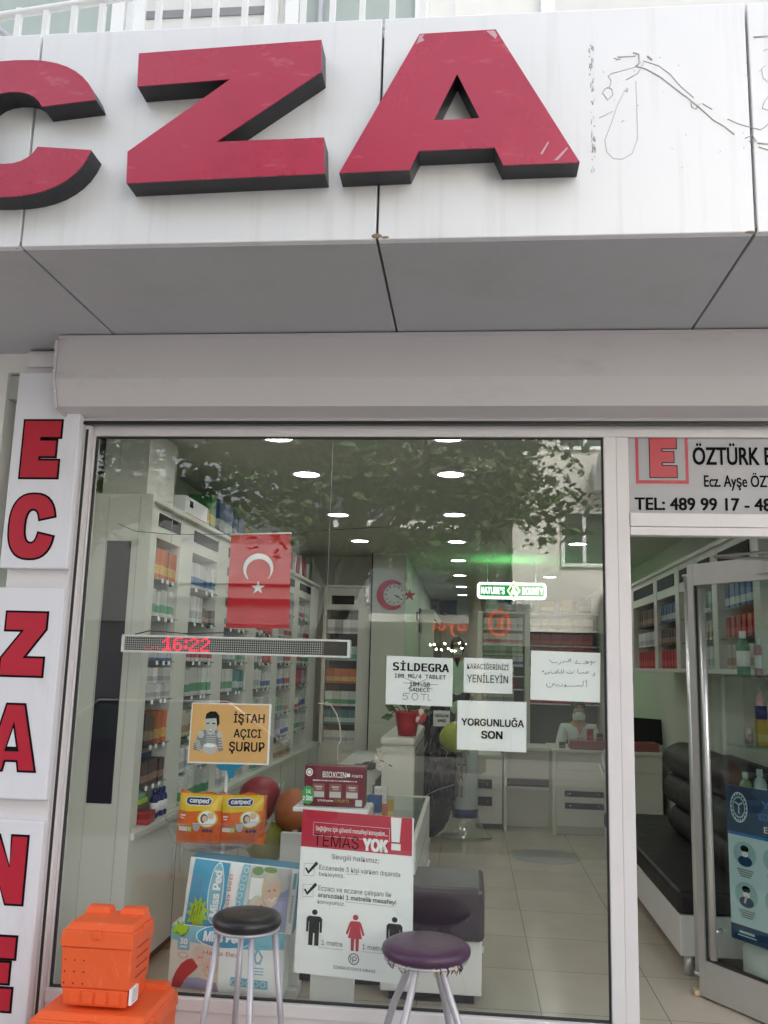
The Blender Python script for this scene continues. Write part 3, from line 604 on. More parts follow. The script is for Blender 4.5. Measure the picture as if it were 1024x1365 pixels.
pg.text('Ecz. Ayşe ÖZTÜRK', pg.uv(937, 600)[0], .645, pg.uv(940, 630)[1], pg.uv(940, 654)[1], M['ink'], .02, font='plain')
pg.text('TEL: 489 99 17 - 489 99 18', pg.uv(846, 670)[0], .75, pg.uv(860, 663)[1], pg.uv(860, 680)[1], M['ink'], .026, font='plain')
pg.build('lettering', sg)

# --- open glass door, hinged at the right jamb and swung into the shop
HX, HYY = 1.80, .06
EX, EY = 1.188, .985
dv = Vector((EX-HX, EY-HYY, 0)); DL = dv.length; dv.normalize(); dn = Vector((dv.y, -dv.x, 0))   # dn faces left/inside
if dn.x > 0: dn = -dn
dn_out = -dn
def D3(s, n, z): p = Vector((HX, HYY, 0))+dv*s+dn*n; return Vector((p.x, p.y, z))
def dbox(mb, s0, s1, n0, n1, z0, z1, m):
    q = [D3(s0, n0, z0), D3(s1, n0, z0), D3(s1, n1, z0), D3(s0, n1, z0), D3(s0, n0, z1), D3(s1, n0, z1), D3(s1, n1, z1), D3(s0, n1, z1)]
    mb.add(q, [(3, 2, 1, 0), (4, 5, 6, 7), (0, 1, 5, 4), (1, 2, 6, 5), (2, 3, 7, 6), (3, 0, 4, 7)], m); return mb
dr = thing('glass_door', 'open glass door in a satin metal frame standing inward at the right', 'door', (HX, HYY, .012))
DT = 2.205
fr = MB(); dbox(fr, 0, .07, -.02, .02, .012, DT, M['steel']); dbox(fr, DL-.062, DL-.02, -.02, .02, .012, DT, M['steel'])
dbox(fr, .071, DL-.063, -.02, .02, .012, .185, M['steel']); dbox(fr, .071, DL-.063, -.02, .02, 2.09, DT, M['steel'])
fr.build('frame', dr)
dg = MB(); dbox(dg, .0715, DL-.0635, -.004, .004, .1855, 2.0895, M['door_glass']); dg.build('pane', dr)
b2 = MB(); dbox(b2, .0715, DL-.0635, .005, .012, .1856, .2, M['gasket']); dbox(b2, DL-.0725, DL-.0635, .005, .012, .2, 2.089, M['gasket']); b2.build('gasket', dr)
pb = MB().tube([D3(DL+.012, -.025, .10), D3(DL+.012, -.025, 2.15)], .026, M['chrome'], 18)
for z in (.10, 2.15): pb.tube([D3(DL+.012, -.025, z-.006), D3(DL+.012, -.025, z+.006)], .034, M['chrome'], 18); pb.tube([D3(DL+.012, -.025, z), D3(DL-.05, -.018, z)], .016, M['chrome'], 12)
pb.build('pull_bar', dr)
pb = MB().tube([D3(DL-.155, .06, .22), D3(DL-.155, .06, 2.06)], .017, M['chrome'], 14)
for z in (.35, 1.95): pb.tube([D3(DL-.155, .06, z), D3(DL-.155, .0, z)], .012, M['chrome'], 10)
pb.build('pull_bar', dr, 'slimmer inner pull bar seen through the glass')
ca = MB(); dbox(ca, .40, .62, .021, .07, 2.115, 2.175, M['steel']); ca.tube([D3(.5, .05, 2.18), D3(.72, .22, 2.2), D3(.05, .06, 2.21)], .008, M['steel'], 8); ca.build('closer', dr)
MB().box(EX-.03, EX+.05, EY-.02, EY+.03, .0005, .03, M['foam'], .006).build('wedge', dr, 'small wooden wedge under the free edge')
# health poster on the door glass
pr_ = thing('health_poster', 'navy and pale blue health notice with round pictures on the open door', 'poster', tuple(D3(.45, -.012, .5)))
def hitdoor(px, py, n=-.012):
    p0 = D3(0, n, 0); d = _ray(px, py); t = (p0-CAM).dot(dn)/d.dot(dn); return CAM+d*t
tlz = hitdoor(968, 1045); blz = hitdoor(972, 1248)
sA = (tlz-Vector((HX, HYY, 0))).dot(dv); sB = sA-.50
zt, zb = tlz.z, blz.z
tl, tr, br, bl = D3(sA, -.012, zt), D3(sB, -.012, zt), D3(sB, -.012, zb), D3(sA, -.012, zb)
sheet(tl, tr, br, bl, .002, M['poster_pale'], 'paper', pr_)
pp = Page(tl, tr, br, bl); 
pp.rect(0, 1, 0, .31, M['poster_navy']); pp.rect(0, 1, .305, .325, M['poster_blue'], .0004); pp.rect(0, 1, .90, 1, M['poster_navy'])
pp.ring(.15, .14, .105, .10, .10, M['poster_pale'], .0004); pp.ring(.15, .14, .075, .07, .12, M['poster_pale'], .0004)
for k in range(18): a = 2*math.pi*k/18; pp.oval(.15+.09*math.cos(a), .14+.085*math.sin(a), .008, .008, M['poster_pale'], .0006, 8)
pp.stroke([(.11, .11), (.15, .125), (.19, .11)], .008, M['poster_pale'], .0008); pp.stroke([(.15, .12), (.15, .18)], .007, M['poster_pale'], .0008)
pp.text('YENİ', .42, .80, .06, .12, M['poster_blue'], .03, lift=.0008); pp.text('KORONAVİRÜS', .38, .98, .14, .20, M['poster_blue'], .03, lift=.0008); pp.text('ELİMİZDE', .44, .84, .225, .275, M['paper'], .02, lift=.0008)
for j, (cv) in enumerate((.44, .70)):
    for i, cu in enumerate((.20, .55, .88)):
        pp.oval(cu, cv, .135, .082, M['pic_aqua'], .0004); 
        if i == 0:
            pp.oval(cu, cv+.045, .085, .034, M['poster_navy'], .0006); pp.oval(cu, cv-.018, .045, .034, M['pic_skin'], .0008); pp.oval(cu, cv-.035, .05, .022, M['ink'], .001); pp.oval(cu+.003, cv+.0, .04, .018, M['paper'], .0012)
            if j: pp.stroke([(cu-.02, cv+.05), (cu, cv+.01)], .012, M['pic_skin'], .0014)
        elif i == 1:
            if j == 0: pp.oval(cu-.05, cv-.03, .012, .012, M['leaf'], .0006); pp.rect(cu-.065, cu-.035, cv-.02, cv+.04, M['leaf'], .0006); pp.stroke([(cu-.01, cv+.0), (cu+.08, cv+.0)], .006, M['pic_red'], .0006)
            else: pp.stroke([(cu-.08, cv-.03), (cu, cv+.03), (cu+.08, cv)], .012, M['paper'], .0006)
        for k in range(4): pp.rect(cu-.10+.012*k, cu+.10-.012*k, cv+.098+.014*k, cv+.105+.014*k, M['pic_mid'], .0005)
for k in range(2): pp.rect(.10+k*.35, .28+k*.35, .935, .95, M['poster_pale'], .0005); pp.rect(.08+k*.35, .30+k*.35, .96, .968, M['poster_pale'], .0005)
pp.build('print', pr_)

# ================================================================== OUTSIDE OBJECTS: crates and stools
def crate(label, x0, x1, y0, y1, z0, z1, taper, lid_h, tagd, scuffs=True):
    t = thing('storage_crate', label, 'crate', ((x0+x1)/2, (y0+y1)/2, z0), 'orange lidded delivery crates')
    zm = z1-lid_h
    b = MB(); hb = min(.075, (zm-z0)*.3)
    b.frustum((x0+taper, x1-taper, y0+taper, y1-taper), (x0+taper*.7, x1-taper*.7, y0+taper*.7, y1-taper*.7), z0, z0+hb, M['orange'], .006)
    b.frustum((x0+.008, x1-.008, y0+.008, y1-.008), (x0+.002, x1-.002, y0+.002, y1-.002), z0+hb+.001, zm, M['orange'], .007)
    for k in range(4):                                # raised ribs of the foot and sides
        xa = x0+taper+.02+(x1-x0-2*taper-.04)*k/4; b.box(xa+.006, xa+(x1-x0-2*taper-.04)/4-.006, y0+taper*.8-.006, y0+taper*.8+.004, z0+.012, z0+hb-.012, M['orange'], .002)
    b.build('body', t)
    v = MB()
    for i in range(3):
        for j in range(4):
            if z0+hb+.02+j*.042 < zm-.02: v.ball((x0+.022+i*.038, y0+.0045, z0+hb+.02+j*.042), .003, .0015, .003, M['ink'], 8, 6)
    for j in range(4): v.box(x1-.003, x1+.0012, y0+.06, y1-.05, z0+hb+.035+j*.036, z0+hb+.0375+j*.036, M['orange_d'])
    v.build('vent_holes', t)
    l = MB(); l.frustum((x0-.004, x1+.004, y0-.004, y1+.004), (x0, x1, y0, y1), zm+.001, zm+lid_h*.62, M['orange'], .005)
    l.frustum((x0+.006, x1-.006, y0+.006, y1-.006), (x0+.022, x1-.018, y0+.035, y1-.015), zm+lid_h*.62, z1-.012, M['orange'], .005)
    wq = (x1-x0)
    for a, c in ((.06, .44), (.56, .94)): l.frustum((x0+wq*a, x0+wq*c, y1-.07, y1-.004), (x0+wq*a+.01, x0+wq*c-.01, y1-.06, y1-.01), z1-.014, z1+.010, M['orange'], .004)
    l.box(x0+wq*.44, x0+wq*.56, y0-.009, y0+.02, zm+lid_h*.36, zm+lid_h*.66, M['orange'], .003)
    l.box(x1-.012, x1+.007, y0+.10, y0+.16, zm+lid_h*.3, zm+lid_h*.66, M['orange'], .003)
    l.build('lid', t)
    if tagd:
        s = MB().box(x1-.001-taper*.3, x1+.0035, tagd[0], tagd[1], tagd[2], tagd[3], M['paper']); 
        for k in range(5): s.box(x1+.0036, x1+.004, tagd[0]+.01, tagd[1]-.01, tagd[2]+.008+k*.010, tagd[2]+.012+k*.010, M['pic_mid'])
        s.build('sticker', t)
crate('smaller orange lidded crate standing on top of another crate by the pillar', -1.578, -1.288, -.455, -.225, .284, .598, .018, .098, (-.44, -.37, .298, .355))
crate('larger orange lidded crate at the bottom left carrying the smaller crate', -1.655, -1.20, -.505, -.12, -.15, .283, .02, .085, (-.42, -.34, .12, .19))

def stool(label, c, r, zs, floor, foot, vinyl, curved, n=4, rot=20, torn=False):
    t = thing('stool', label, 'stool', (c[0], c[1], floor))
    s = MB()
    s.lathe([(1e-6, zs+.002), (r*.25, zs+.003), (r*.7, zs+.001), (r*.9, zs-.006), (r*.985, zs-.018), (r, zs-.03), (r*.985, zs-.043), (r*.93, zs-.052), (r*.3, zs-.053), (1e-6, zs-.053)][::-1], (c[0], c[1], 0), vinyl, 48)
    s.lathe([(1e-6, .004), (.006, .003), (.008, 0)][::-1], (c[0], c[1], zs-.001), M['black'], 10)
    seat = s.build('seat', t)
    MB().lathe([(r*.9, zs-.066), (r*.95, zs-.062), (r*.95, zs-.0535), (r*.3, zs-.0535)], (c[0], c[1], 0), M['grey_leg'], 40).build('seat_ring', t)
    if torn:
        fm = MB()
        for k in range(26):
            a = random.choice((random.uniform(200, 250), random.uniform(280, 330))); a = R(a)
            p = Vector((c[0]+r*.93*math.cos(a), c[1]+r*.93*math.sin(a), zs-.05)); fm.tube([p, p+Vector((random.uniform(-.008, .008), 0, -.014)), p+Vector((random.uniform(-.012, .012), -.003, random.uniform(-.034, -.02)))], [.005, .004, .0015], random.choice((M['foam'], vinyl)), 5)
        fm.build('torn_edge', seat) if False else fm.build('torn_edge', t)
    for k in range(n):
        a = R(rot+360*k/n); d = Vector((math.cos(a), math.sin(a), 0)); o = Vector((c[0], c[1], 0)); zt_ = zs-.058
        if curved: pts = [o+d*r*.40+Vector((0, 0, zt_)), o+d*r*.46+Vector((0, 0, zt_-.05)), o+d*r*.62+Vector((0, 0, zt_-.12)), o+d*r*.84+Vector((0, 0, zt_-.20)), o+d*r*1.02+Vector((0, 0, zt_-.29)), o+d*r*1.14+Vector((0, 0, zt_-.42)), o+d*r*1.22+Vector((0, 0, floor+.01))]
        else: pts = [o+d*r*.80+Vector((0, 0, zt_)), o+d*(r*.80+(foot-r*.80)*.5)+Vector((0, 0, (zt_+floor)/2)), o+d*foot+Vector((0, 0, floor+.01))]
        leg = MB().tube(pts, .0145 if curved else .0125, M['grey_leg'], 12).build('leg', t)
        e = pts[-1]; MB().tube([e+Vector((0, 0, .02)), e-Vector((0, 0, .01))], .018, M['black'], 10).build('rubber_foot', leg).location = (0, 0, 0)
    rr = (r*1.0 if curved else foot*.93); zr = floor+.24 if curved else floor+.20
    if curved: rr = r*.99
    MB().tube([(c[0]+rr*math.cos(2*math.pi*k/32), c[1]+rr*math.sin(2*math.pi*k/32), zr) for k in range(32)], .008, M['grey_leg'], 8, closed=True).build('foot_ring', t)
stool('tall stool with a glossy round black seat standing before the diaper packs', (-.885, -.27), .140, .615, -.15, .20, M['seat_black'], False, 4, 24)
stool('stool with a torn round purple seat and bowed silver legs in front of the window', (-.158, -.27), .176, .545, -.15, .2, M['seat_purple'], True, 4, 60, True)
# ================================================================== IN THE WINDOW: signs and papers
def paper(name, label, cat, corners, m, y=.03, th=.0012, tape=True, group=None):
    c = [PY(px, py, y) for px, py in corners]
    t = thing(name, label, cat, tuple((c[3]+c[2])/2), group)
    sheet(*c, th, m, 'paper', t)
    return t, Page(*c, off=.0012)
PG = 'papers taped inside the shop window'
t, p = paper('price_notice', 'white notice with a crossed-out price and 50 TL written by hand, taped in the window', 'notice', [(515.5, 874), (604, 877.5), (603, 942), (514, 938.5)], M['paper'], group=PG)
p.text('SİLDEGRA', .10, .945, .09, .30, M['ink'], .022, font='mono')
p.text('100 MG/4 TABLET', .13, .90, .36, .455, M['ink'], .008, font='mono')
p.text('184.50', .36, .66, .52, .61, M['ink'], .008, font='mono'); p.text('SADECE', .35, .66, .64, .72, M['ink'], .008, font='mono')
p.stroke([(.26, .55), (.78, .56)], .0018, M['pencil']); p.stroke([(.28, .45), (.70, .66)], .0018, M['pencil']); p.stroke([(.33, .66), (.60, .46)], .0018, M['pencil'])
p.stroke([(.36, .76), (.27, .765), (.26, .82), (.31, .81), (.335, .85), (.31, .89), (.25, .88)], .0022, M['pencil']); p.stroke([(.44+.045*math.cos(2*math.pi*k/14), .825+.07*math.sin(2*math.pi*k/14)) for k in range(15)], .0022, M['pencil'])
p.stroke([(.53, .77), (.62, .765)], .0022, M['pencil']); p.stroke([(.575, .77), (.575, .89)], .0022, M['pencil']); p.stroke([(.64, .76), (.635, .885), (.68, .885)], .0022, M['pencil'])
p.build('lettering', t)
t, p = paper('notice_sheet', 'smaller white notice reading KARACİĞERİNİZİ YENİLEYİN in the window', 'notice', [(618.5, 876.5), (683.5, 879), (683, 925), (618, 923)], M['paper'], group=PG)
p.text('KARACİĞERİNİZİ', .07, .92, .12, .32, M['ink'], .0); p.text('YENİLEYİN', .07, .91, .42, .70, M['ink'], .004); p.build('lettering', t)
t, p = paper('notice_sheet', 'white notice reading YORGUNLUĞA SON in bold, lowest of the white sheets', 'notice', [(610, 933.5), (702, 936), (701.5, 1003), (609, 999)], M['paper'], group=PG)
p.text('YORGUNLUĞA', .06, .965, .32, .51, M['ink'], .022); p.text('SON', .35, .66, .60, .76, M['ink'], .028); p.build('lettering', t)
t, p = paper('handwritten_notice', 'white sheet with three lines of handwritten Arabic in the window', 'notice', [(708, 867), (800.5, 870.5), (800, 936.5), (707, 932.5)], M['paper'], group=PG)
def A_(pts, wd=.0021): p.stroke([((x-70)/865, (y-15-(x-70)*.037)/615) for x, y in pts], wd, M['pencil'])
for s_ in ([(868, 148), (860, 165), (845, 172), (835, 165), (828, 150), (818, 150), (815, 162), (826, 172), (828, 185), (815, 198)], [(800, 160), (780, 158), (760, 150), (745, 155), (760, 165), (790, 172), (750, 182), (715, 180)], [(695, 180), (665, 178), (640, 176), (622, 172), (640, 160), (645, 140)], [(560, 120), (570, 140), (555, 155), (535, 145), (545, 128), (560, 122)], [(535, 155), (510, 158), (490, 155)], [(485, 150), (478, 165), (460, 172)], [(440, 155), (440, 175), (420, 188), (405, 185)], [(400, 160), (385, 168), (360, 172), (330, 165), (315, 145), (300, 135)], [(350, 122), (353, 125)],
           [(870, 300), (858, 295), (855, 308), (868, 318), (860, 330), (835, 332)], [(790, 285), (775, 300), (755, 298), (765, 282), (785, 280)], [(755, 300), (735, 302), (725, 288), (712, 296), (690, 300), (665, 298)], [(660, 250), (652, 296)], [(615, 262), (618, 266)], [(600, 280), (590, 298), (560, 304), (530, 298), (515, 282)], [(555, 268), (560, 271)], [(480, 250), (478, 295), (455, 300), (450, 262)], [(448, 300), (430, 302), (415, 290)], [(412, 252), (398, 300), (375, 298), (388, 268)], [(370, 300), (345, 305), (320, 292), (300, 285), (290, 300), (300, 305)], [(322, 268), (325, 271)], [(290, 302), (265, 314), (245, 316), (250, 298), (262, 292)], [(225, 270), (215, 278), (226, 284), (232, 274)],
           [(765, 385), (768, 470)], [(750, 405), (755, 398), (748, 396)], [(725, 395), (722, 455), (700, 462), (680, 452), (672, 462), (655, 452), (645, 462), (620, 460), (540, 462)], [(540, 462), (515, 462), (492, 458), (500, 445), (512, 450), (508, 468), (490, 475)], [(470, 440), (465, 458), (440, 466), (428, 462)], [(425, 445), (405, 455), (380, 450), (365, 440), (355, 425)], [(350, 430), (340, 462), (310, 478), (280, 470), (268, 445), (272, 430)], [(310, 420), (313, 424)], [(400, 472), (404, 476)]): A_(s_)
p.build('lettering', t)
t, p = paper('appetite_flyer', 'orange flyer with a black and white picture of a child behind a bowl', 'flyer', [(256, 936.5), (362, 938.5), (358.5, 1020), (250, 1017)], M['paper'], group=PG)
p.rect(.015, .975, .02, .975, M['paper_orange'])
p.text('İŞTAH', .54, .925, .13, .36, M['ink'], .018); p.text('AÇICI', .55, .89, .42, .60, M['ink'], .018); p.text('ŞURUP', .50, .94, .63, .83, M['ink'], .018)
def B_(pts, m, lf): p.poly([((x-478-(830-y)*.035)/556, (y-402)/428) for x, y in pts], m, lf)
B_([(560, 600), (520, 690), (515, 735), (560, 745), (600, 700), (680, 700), (690, 745), (722, 735), (705, 640), (690, 600), (640, 585)], M['pic_mid'], .0004)
for k in range(5): B_([(522-k*2+6*k, 660+k*16), (560+4*k, 672+k*15), (556+4*k, 680+k*15), (520+5*k, 668+k*16)], M['pic_light'], .0007); B_([(690, 640+k*18), (716, 636+k*19), (718, 644+k*19), (690, 648+k*18)], M['pic_light'], .0007); B_([(600, 620+k*16), (668, 620+k*16), (668, 626+k*16), (600, 626+k*16)], M['pic_light'], .0007)
B_([(545, 615), (555, 600), (580, 602), (588, 630), (575, 652), (550, 650)], M['pic_light'], .0009); B_([(675, 620), (685, 600), (708, 602), (712, 635), (690, 650), (676, 640)], M['pic_light'], .0009)
B_([(592, 520), (598, 480), (625, 462), (665, 462), (688, 490), (692, 550), (675, 570), (670, 520), (600, 520)], M['ink'], .0007)
B_([(594, 515), (668, 510), (674, 560), (655, 620), (630, 632), (605, 610), (592, 560)], M['pic_light'], .0009)
B_([(600, 545), (622, 542), (620, 550), (602, 552)], M['ink'], .0011); B_([(640, 542), (664, 545), (662, 553), (642, 550)], M['ink'], .0011); B_([(612, 588), (648, 586), (640, 606), (622, 608)], M['pic_mid'], .0011); B_([(616, 590), (644, 588), (640, 597), (622, 598)], M['paper'], .0013)
B_([(578, 715), (590, 690), (630, 700), (670, 690), (682, 720), (665, 755), (628, 768), (592, 752)], M['pic_light'], .0011); B_([(585, 705), (610, 688), (650, 690), (676, 705), (640, 716), (605, 714)], M['paper'], .0013)
p.build('print', t)
# the little sheet inside on the counter shelf
t, p = paper('small_notice', 'small pale notice hanging above the black film bag inside the shop', 'notice', [(578, 947), (600, 947.5), (599.5, 968.5), (577.5, 968)], M['paper'], 4.6, .001)
p.text('VİRÜSLERE', .06, .94, .2, .42, M['ink'], .03); p.text('KARŞI', .28, .76, .55, .76, M['ink'], .03); p.build('lettering', t)

# distance poster
t, p = paper('distance_poster', 'tall white poster with a red heading and three pictogram people behind the purple stool', 'poster', [(404, 1078.5), (552, 1091), (549.5, 1314), (391.5, 1296)], M['paper'], .035, .002)
def Q(body, a, b, m, bold=0.0):                       # text between two photograph pixels, following the page's own slope
    u0, v0 = p.uv(*a); u1, v1 = p.uv(*b); p.text(body, u0, u1, v0, v1, m, bold)
p.rect(0, .985, 0, .232, M['poster_red'])
p.text('Sağlığınız için güvenli mesafeyi koruyalım...', .125, .77, .095, .132, M['paper'], .012)
for a, b in (((.105, .075), (.785, .075)), ((.785, .075), (.785, .155)), ((.785, .155), (.105, .155)), ((.105, .155), (.105, .075))): p.stroke([a, b], .0012, M['paper'])
p.text('TEMAS', .115, .515, .145, .222, M['ink']); p.text('YOK', .55, .775, .145, .225, M['paper'], .05)
p.poly([(.795, .004), (.805, .155), (.875, .155), (.89, .004)], M['paper'], .0006); p.rect(.803, .885, .165, .205, M['paper'], .0006)
p.text('Sevgili halkımız;', .28, .70, .262, .302, M['grey_ink'])
for v in (.335, .465):
    for a, b in (((.04, v), (.13, v-.004)), ((.13, v-.004), (.132, v+.07)), ((.132, v+.07), (.042, v+.075)), ((.042, v+.075), (.04, v))): p.stroke([a, b], .001, M['grey_ink'])
    p.poly([(.048, v+.03), (.062, v+.024), (.08, v+.043), (.145, v-.018), (.165, v-.004), (.08, v+.064)], M['ink'], .0008)
p.text('Eczanede 3 kişi varken dışarıda', .175, .885, .335, .372, M['grey_ink']); p.text('bekleyiniz.', .175, .40, .378, .41, M['grey_ink'])
p.stroke([(.415, .377), (.525, .375)], .001, M['grey_ink'])
p.text('Eczacı ve eczane çalışanı ile', .175, .81, .462, .50, M['grey_ink']); p.text('aranızdaki 1 metrelik mesafeyi', .175, .855, .505, .54, M['grey_ink'], .012); p.text('koruyunuz.', .175, .415, .548, .578, M['grey_ink'])
p.stroke([(.415, .546), (.855, .546)], .001, M['grey_ink'])
def man(cu, v, m, woman=False, s=1.0):
    S = lambda pts: p.poly([(cu+x*s, v+y*s) for x, y in pts], m, .0006)
    p.oval(cu, v+.022, .024, .0165, m, .0006)
    if not woman:
        S([(-.068, .06), (-.05, .046), (.05, .046), (.068, .06), (.068, .142), (.05, .142), (.048, .08), (.044, .08), (.044, .222), (.008, .222), (.006, .148), (-.006, .148), (-.008, .222), (-.044, .222), (-.044, .08), (-.048, .08), (-.05, .142), (-.068, .142)])
    else:
        S([(-.05, .055), (-.035, .045), (.035, .045), (.05, .055), (.08, .122), (.065, .13), (.038, .075), (.06, .148), (.035, .148), (.033, .222), (.008, .222), (.006, .15), (-.006, .15), (-.008, .222), (-.033, .222), (-.035, .148), (-.06, .148), (-.038, .075), (-.065, .13), (-.08, .122)])
man(.155, .605, M['ink']); man(.51, .612, M['poster_red'], True); man(.845, .602, M['ink'])
p.text('1 metre', .225, .405, .788, .818, M['grey_ink']); p.text('1 metre', .575, .755, .788, .818, M['grey_ink']); p.stroke([(.20, .835), (.41, .835)], .001, M['grey_ink']); p.stroke([(.57, .832), (.765, .832)], .001, M['grey_ink'])
p.ring(.505, .882, .046, .034, .16, M['grey_ink'], .0006); p.text('ıp', .478, .53, .865, .903, M['grey_ink'], 0)
p.text('İZMİR ECZACI ODASI', .335, .69, .928, .95, M['grey_ink']); p.build('print', t)

# LED ticker
led = thing('led_ticker', 'long LED ticker showing 16:22 in red hanging inside the shop window', 'led sign', tuple(PY(310, 872, .12)))
yl = .10
a, b = PY(163, 843, yl), PY(466, 876, yl); zl0, zl1 = 1.645, 1.728; xa, xb = a.x, b.x
ll = MB(); ll.box(xa, xb, yl, yl+.05, zl0, zl0+.009, M['white'], .002); ll.box(xa, xb, yl, yl+.05, zl1-.009, zl1, M['white'], .002)
ll.box(xa, xa+.012, yl, yl+.05, zl0+.0091, zl1-.0091, M['white']); ll.box(xb-.012, xb, yl, yl+.05, zl0+.0091, zl1-.0091, M['white']); ll.build('frame', led)
MB().box(xa+.0121, xb-.125, yl+.012, yl+.049, zl0+.0092, zl1-.0092, M['led_board']).build('matrix', led)
MB().box(xb-.1249, xb-.0121, yl+.010, yl+.049, zl0+.0092, zl1-.0092, M['black']).build('blank_module', led)
D57 = {'1': ['0010', '0110', '1010', '0010', '0010', '0010', '1111'], '6': ['0111', '1000', '1000', '1110', '1001', '1001', '0110'], ':': ['0', '1', '1', '0', '1', '1', '0'], '2': ['0110', '1001', '0001', '0010', '0100', '1000', '1111']}
dg = MB(); cx = PY(217, 850, yl).x; pitch = .0092; zt = zl1-.012
for ch in '16:22':
    for i, row in enumerate(D57[ch]):
        for j, c in enumerate(row):
            if c == '1': 
                for dx in (0, .0058): dg.ball((cx+j*pitch*1.18+dx, yl+.010, zt-i*pitch), .0042, .003, .0044, M['led_red'], 8, 6)
    cx += len(D57[ch][0])*pitch*1.18+pitch*1.2
for k in range(14): dg.ball((xa+.10+k*.0105, yl+.011, zl0+.014+.010*((k*5) % 2)), .0032, .002, .003, M['led_red'], 8, 6) if k % 3 else None
dg.build('digits', led)
MB().tube([(xa+.05, yl+.03, zl1+.001), (xa+.12, yl+.03, zl1+.02), (xa+.3, yl+.03, zl1+.012), (xa+.5, yl+.03, zl1+.02)], .003, M['black'], 6).build('cable', led)
for xx in (xa+.2, xb-.12): MB().tube([(xx, yl+.025, zl1), (xx, yl+.025, CZ-.001)], .0012, M['grey_leg'], 6).build('hanging_wire', led)

# flag on a cord
fl = thing('hanging_flag', 'red flag with a white crescent and star hanging on a cord', 'flag', tuple(PY(345, 838, .25)))
c = [PY(308.5, 713.5, .25), PY(387.5, 711.5, .25), PY(386, 838, .25), PY(300.5, 837, .25)]
mb = MB(); N = 14; front = []; 
for j in range(N+1):
    for i in range(N+1):
        u, v = i/N, j/N; q = (c[0]*(1-u)+c[1]*u)*(1-v)+(c[3]*(1-u)+c[2]*u)*v; q.y += .006*math.sin(u*9+v*2)*v; q.z -= .012*math.sin(u*math.pi)*v*v if False else 0; front.append(q)
back = [q+Vector((0, .002, 0)) for q in front]; W = N+1
fs = [[j*W+i, (j+1)*W+i, (j+1)*W+i+1, j*W+i+1] for j in range(N) for i in range(N)]
mb.add(front, fs, M['flag'], True); mb.add(back, [f[::-1] for f in fs], M['flag'], True)
mb.build('cloth', fl)
p = Page(*[q+Vector((0, -.0085, 0)) for q in c]); 
cr = [(.485+.245*math.cos(R(a)), .365+.158*math.sin(R(a))) for a in range(132, 408, 6)] + [(.49+.20*math.cos(R(a)), .395+.128*math.sin(R(a))) for a in range(400, 138, -6)]
# crescent opens downwards because the flag hangs on its side
p.poly(cr, M['paper'])
p.poly([(.495+(.115 if k % 2 == 0 else .045)*math.sin(2*math.pi*k/10), .575-(.072 if k % 2 == 0 else .028)*math.cos(2*math.pi*k/10)) for k in range(10)], M['paper'])
p.build('crescent_and_star', fl)
MB().tube([c[0]+Vector((-.005, 0, .004)), c[1]+Vector((.005, 0, .004))], .004, M['paper'], 8).build('rod', fl)
tag(MB().tube([PY(158, 698, .25), PY(180, 708, .25), PY(230, 712.5, .25), PY(310, 712, .25), PY(388, 710, .25), PY(450, 706, .25), PY(520, 702, .25)], .0016, M['black'], 6).build('cord', loc=tuple(PY(310, 712, .25))), 'thin dark cord strung across the window carrying the red flag', 'cord')
tag(MB().tube([PY(497.5, 962, .3), PY(504.5, 955, .3)] and [PY(424, 937, .3), PY(431, 938, .3), PY(436, 936, .3), PY(443, 942, .3), PY(449, 952, .3), PY(453, 966, .3), PY(455, 984, .3), PY(450, 996, .3), PY(450.5, 1022, .3)], .0022, M['cord'], 6).build('cable', loc=tuple(PY(450, 1022, .3))), 'white cable curling up behind the maroon carton', 'cable')

# diaper packs in their clear hanging tray
def soft_pack(mb, x0, x1, y0, y1, z0, z1, m, puff=.02, nx=8, nz=8):
    for s_, yy in ((-1, y0), (1, y1)):
        vs = []; fs = []
        for j in range(nz+1):
            for i in range(nx+1):
                u, v = i/nx, j/nz; b = (max(0, 1-(2*u-1)**4)*max(0, 1-(2*v-1)**4))
                vs.append((x0+(x1-x0)*u, (y0+y1)/2+s_*((y1-y0)/2*(.45+.55*b)+puff*b*.3+.003*noise.noise(Vector((u*5, v*5, x0*9)))), z0+(z1-z0)*v+.007*v*noise.noise(Vector((u*4+x0*7, 3, 0)))+(.006*math.cos(u*40) if j == nz else 0)))
        W = nx+1
        fs = [[j*W+i, j*W+i+1, (j+1)*W+i+1, (j+1)*W+i] for j in range(nz) for i in range(nx)]
        mb.add(vs, fs if s_ < 0 else [f[::-1] for f in fs], m, True)
        if s_ < 0: first = vs
        else:
            b = []
            for i in range(nx): b.append((i, i+1))
            rim = [i for i in range(W)]+[j*W+nx for j in range(1, nz+1)]+[nz*W+i for i in range(nx-1, -1, -1)]+[j*W for j in range(nz-1, 0, -1)]
            n = len(rim); mb.add([first[i] for i in rim]+[vs[i] for i in rim], [[i, i+n, (i+1) % n+n, (i+1) % n] for i in range(n)], m, True)
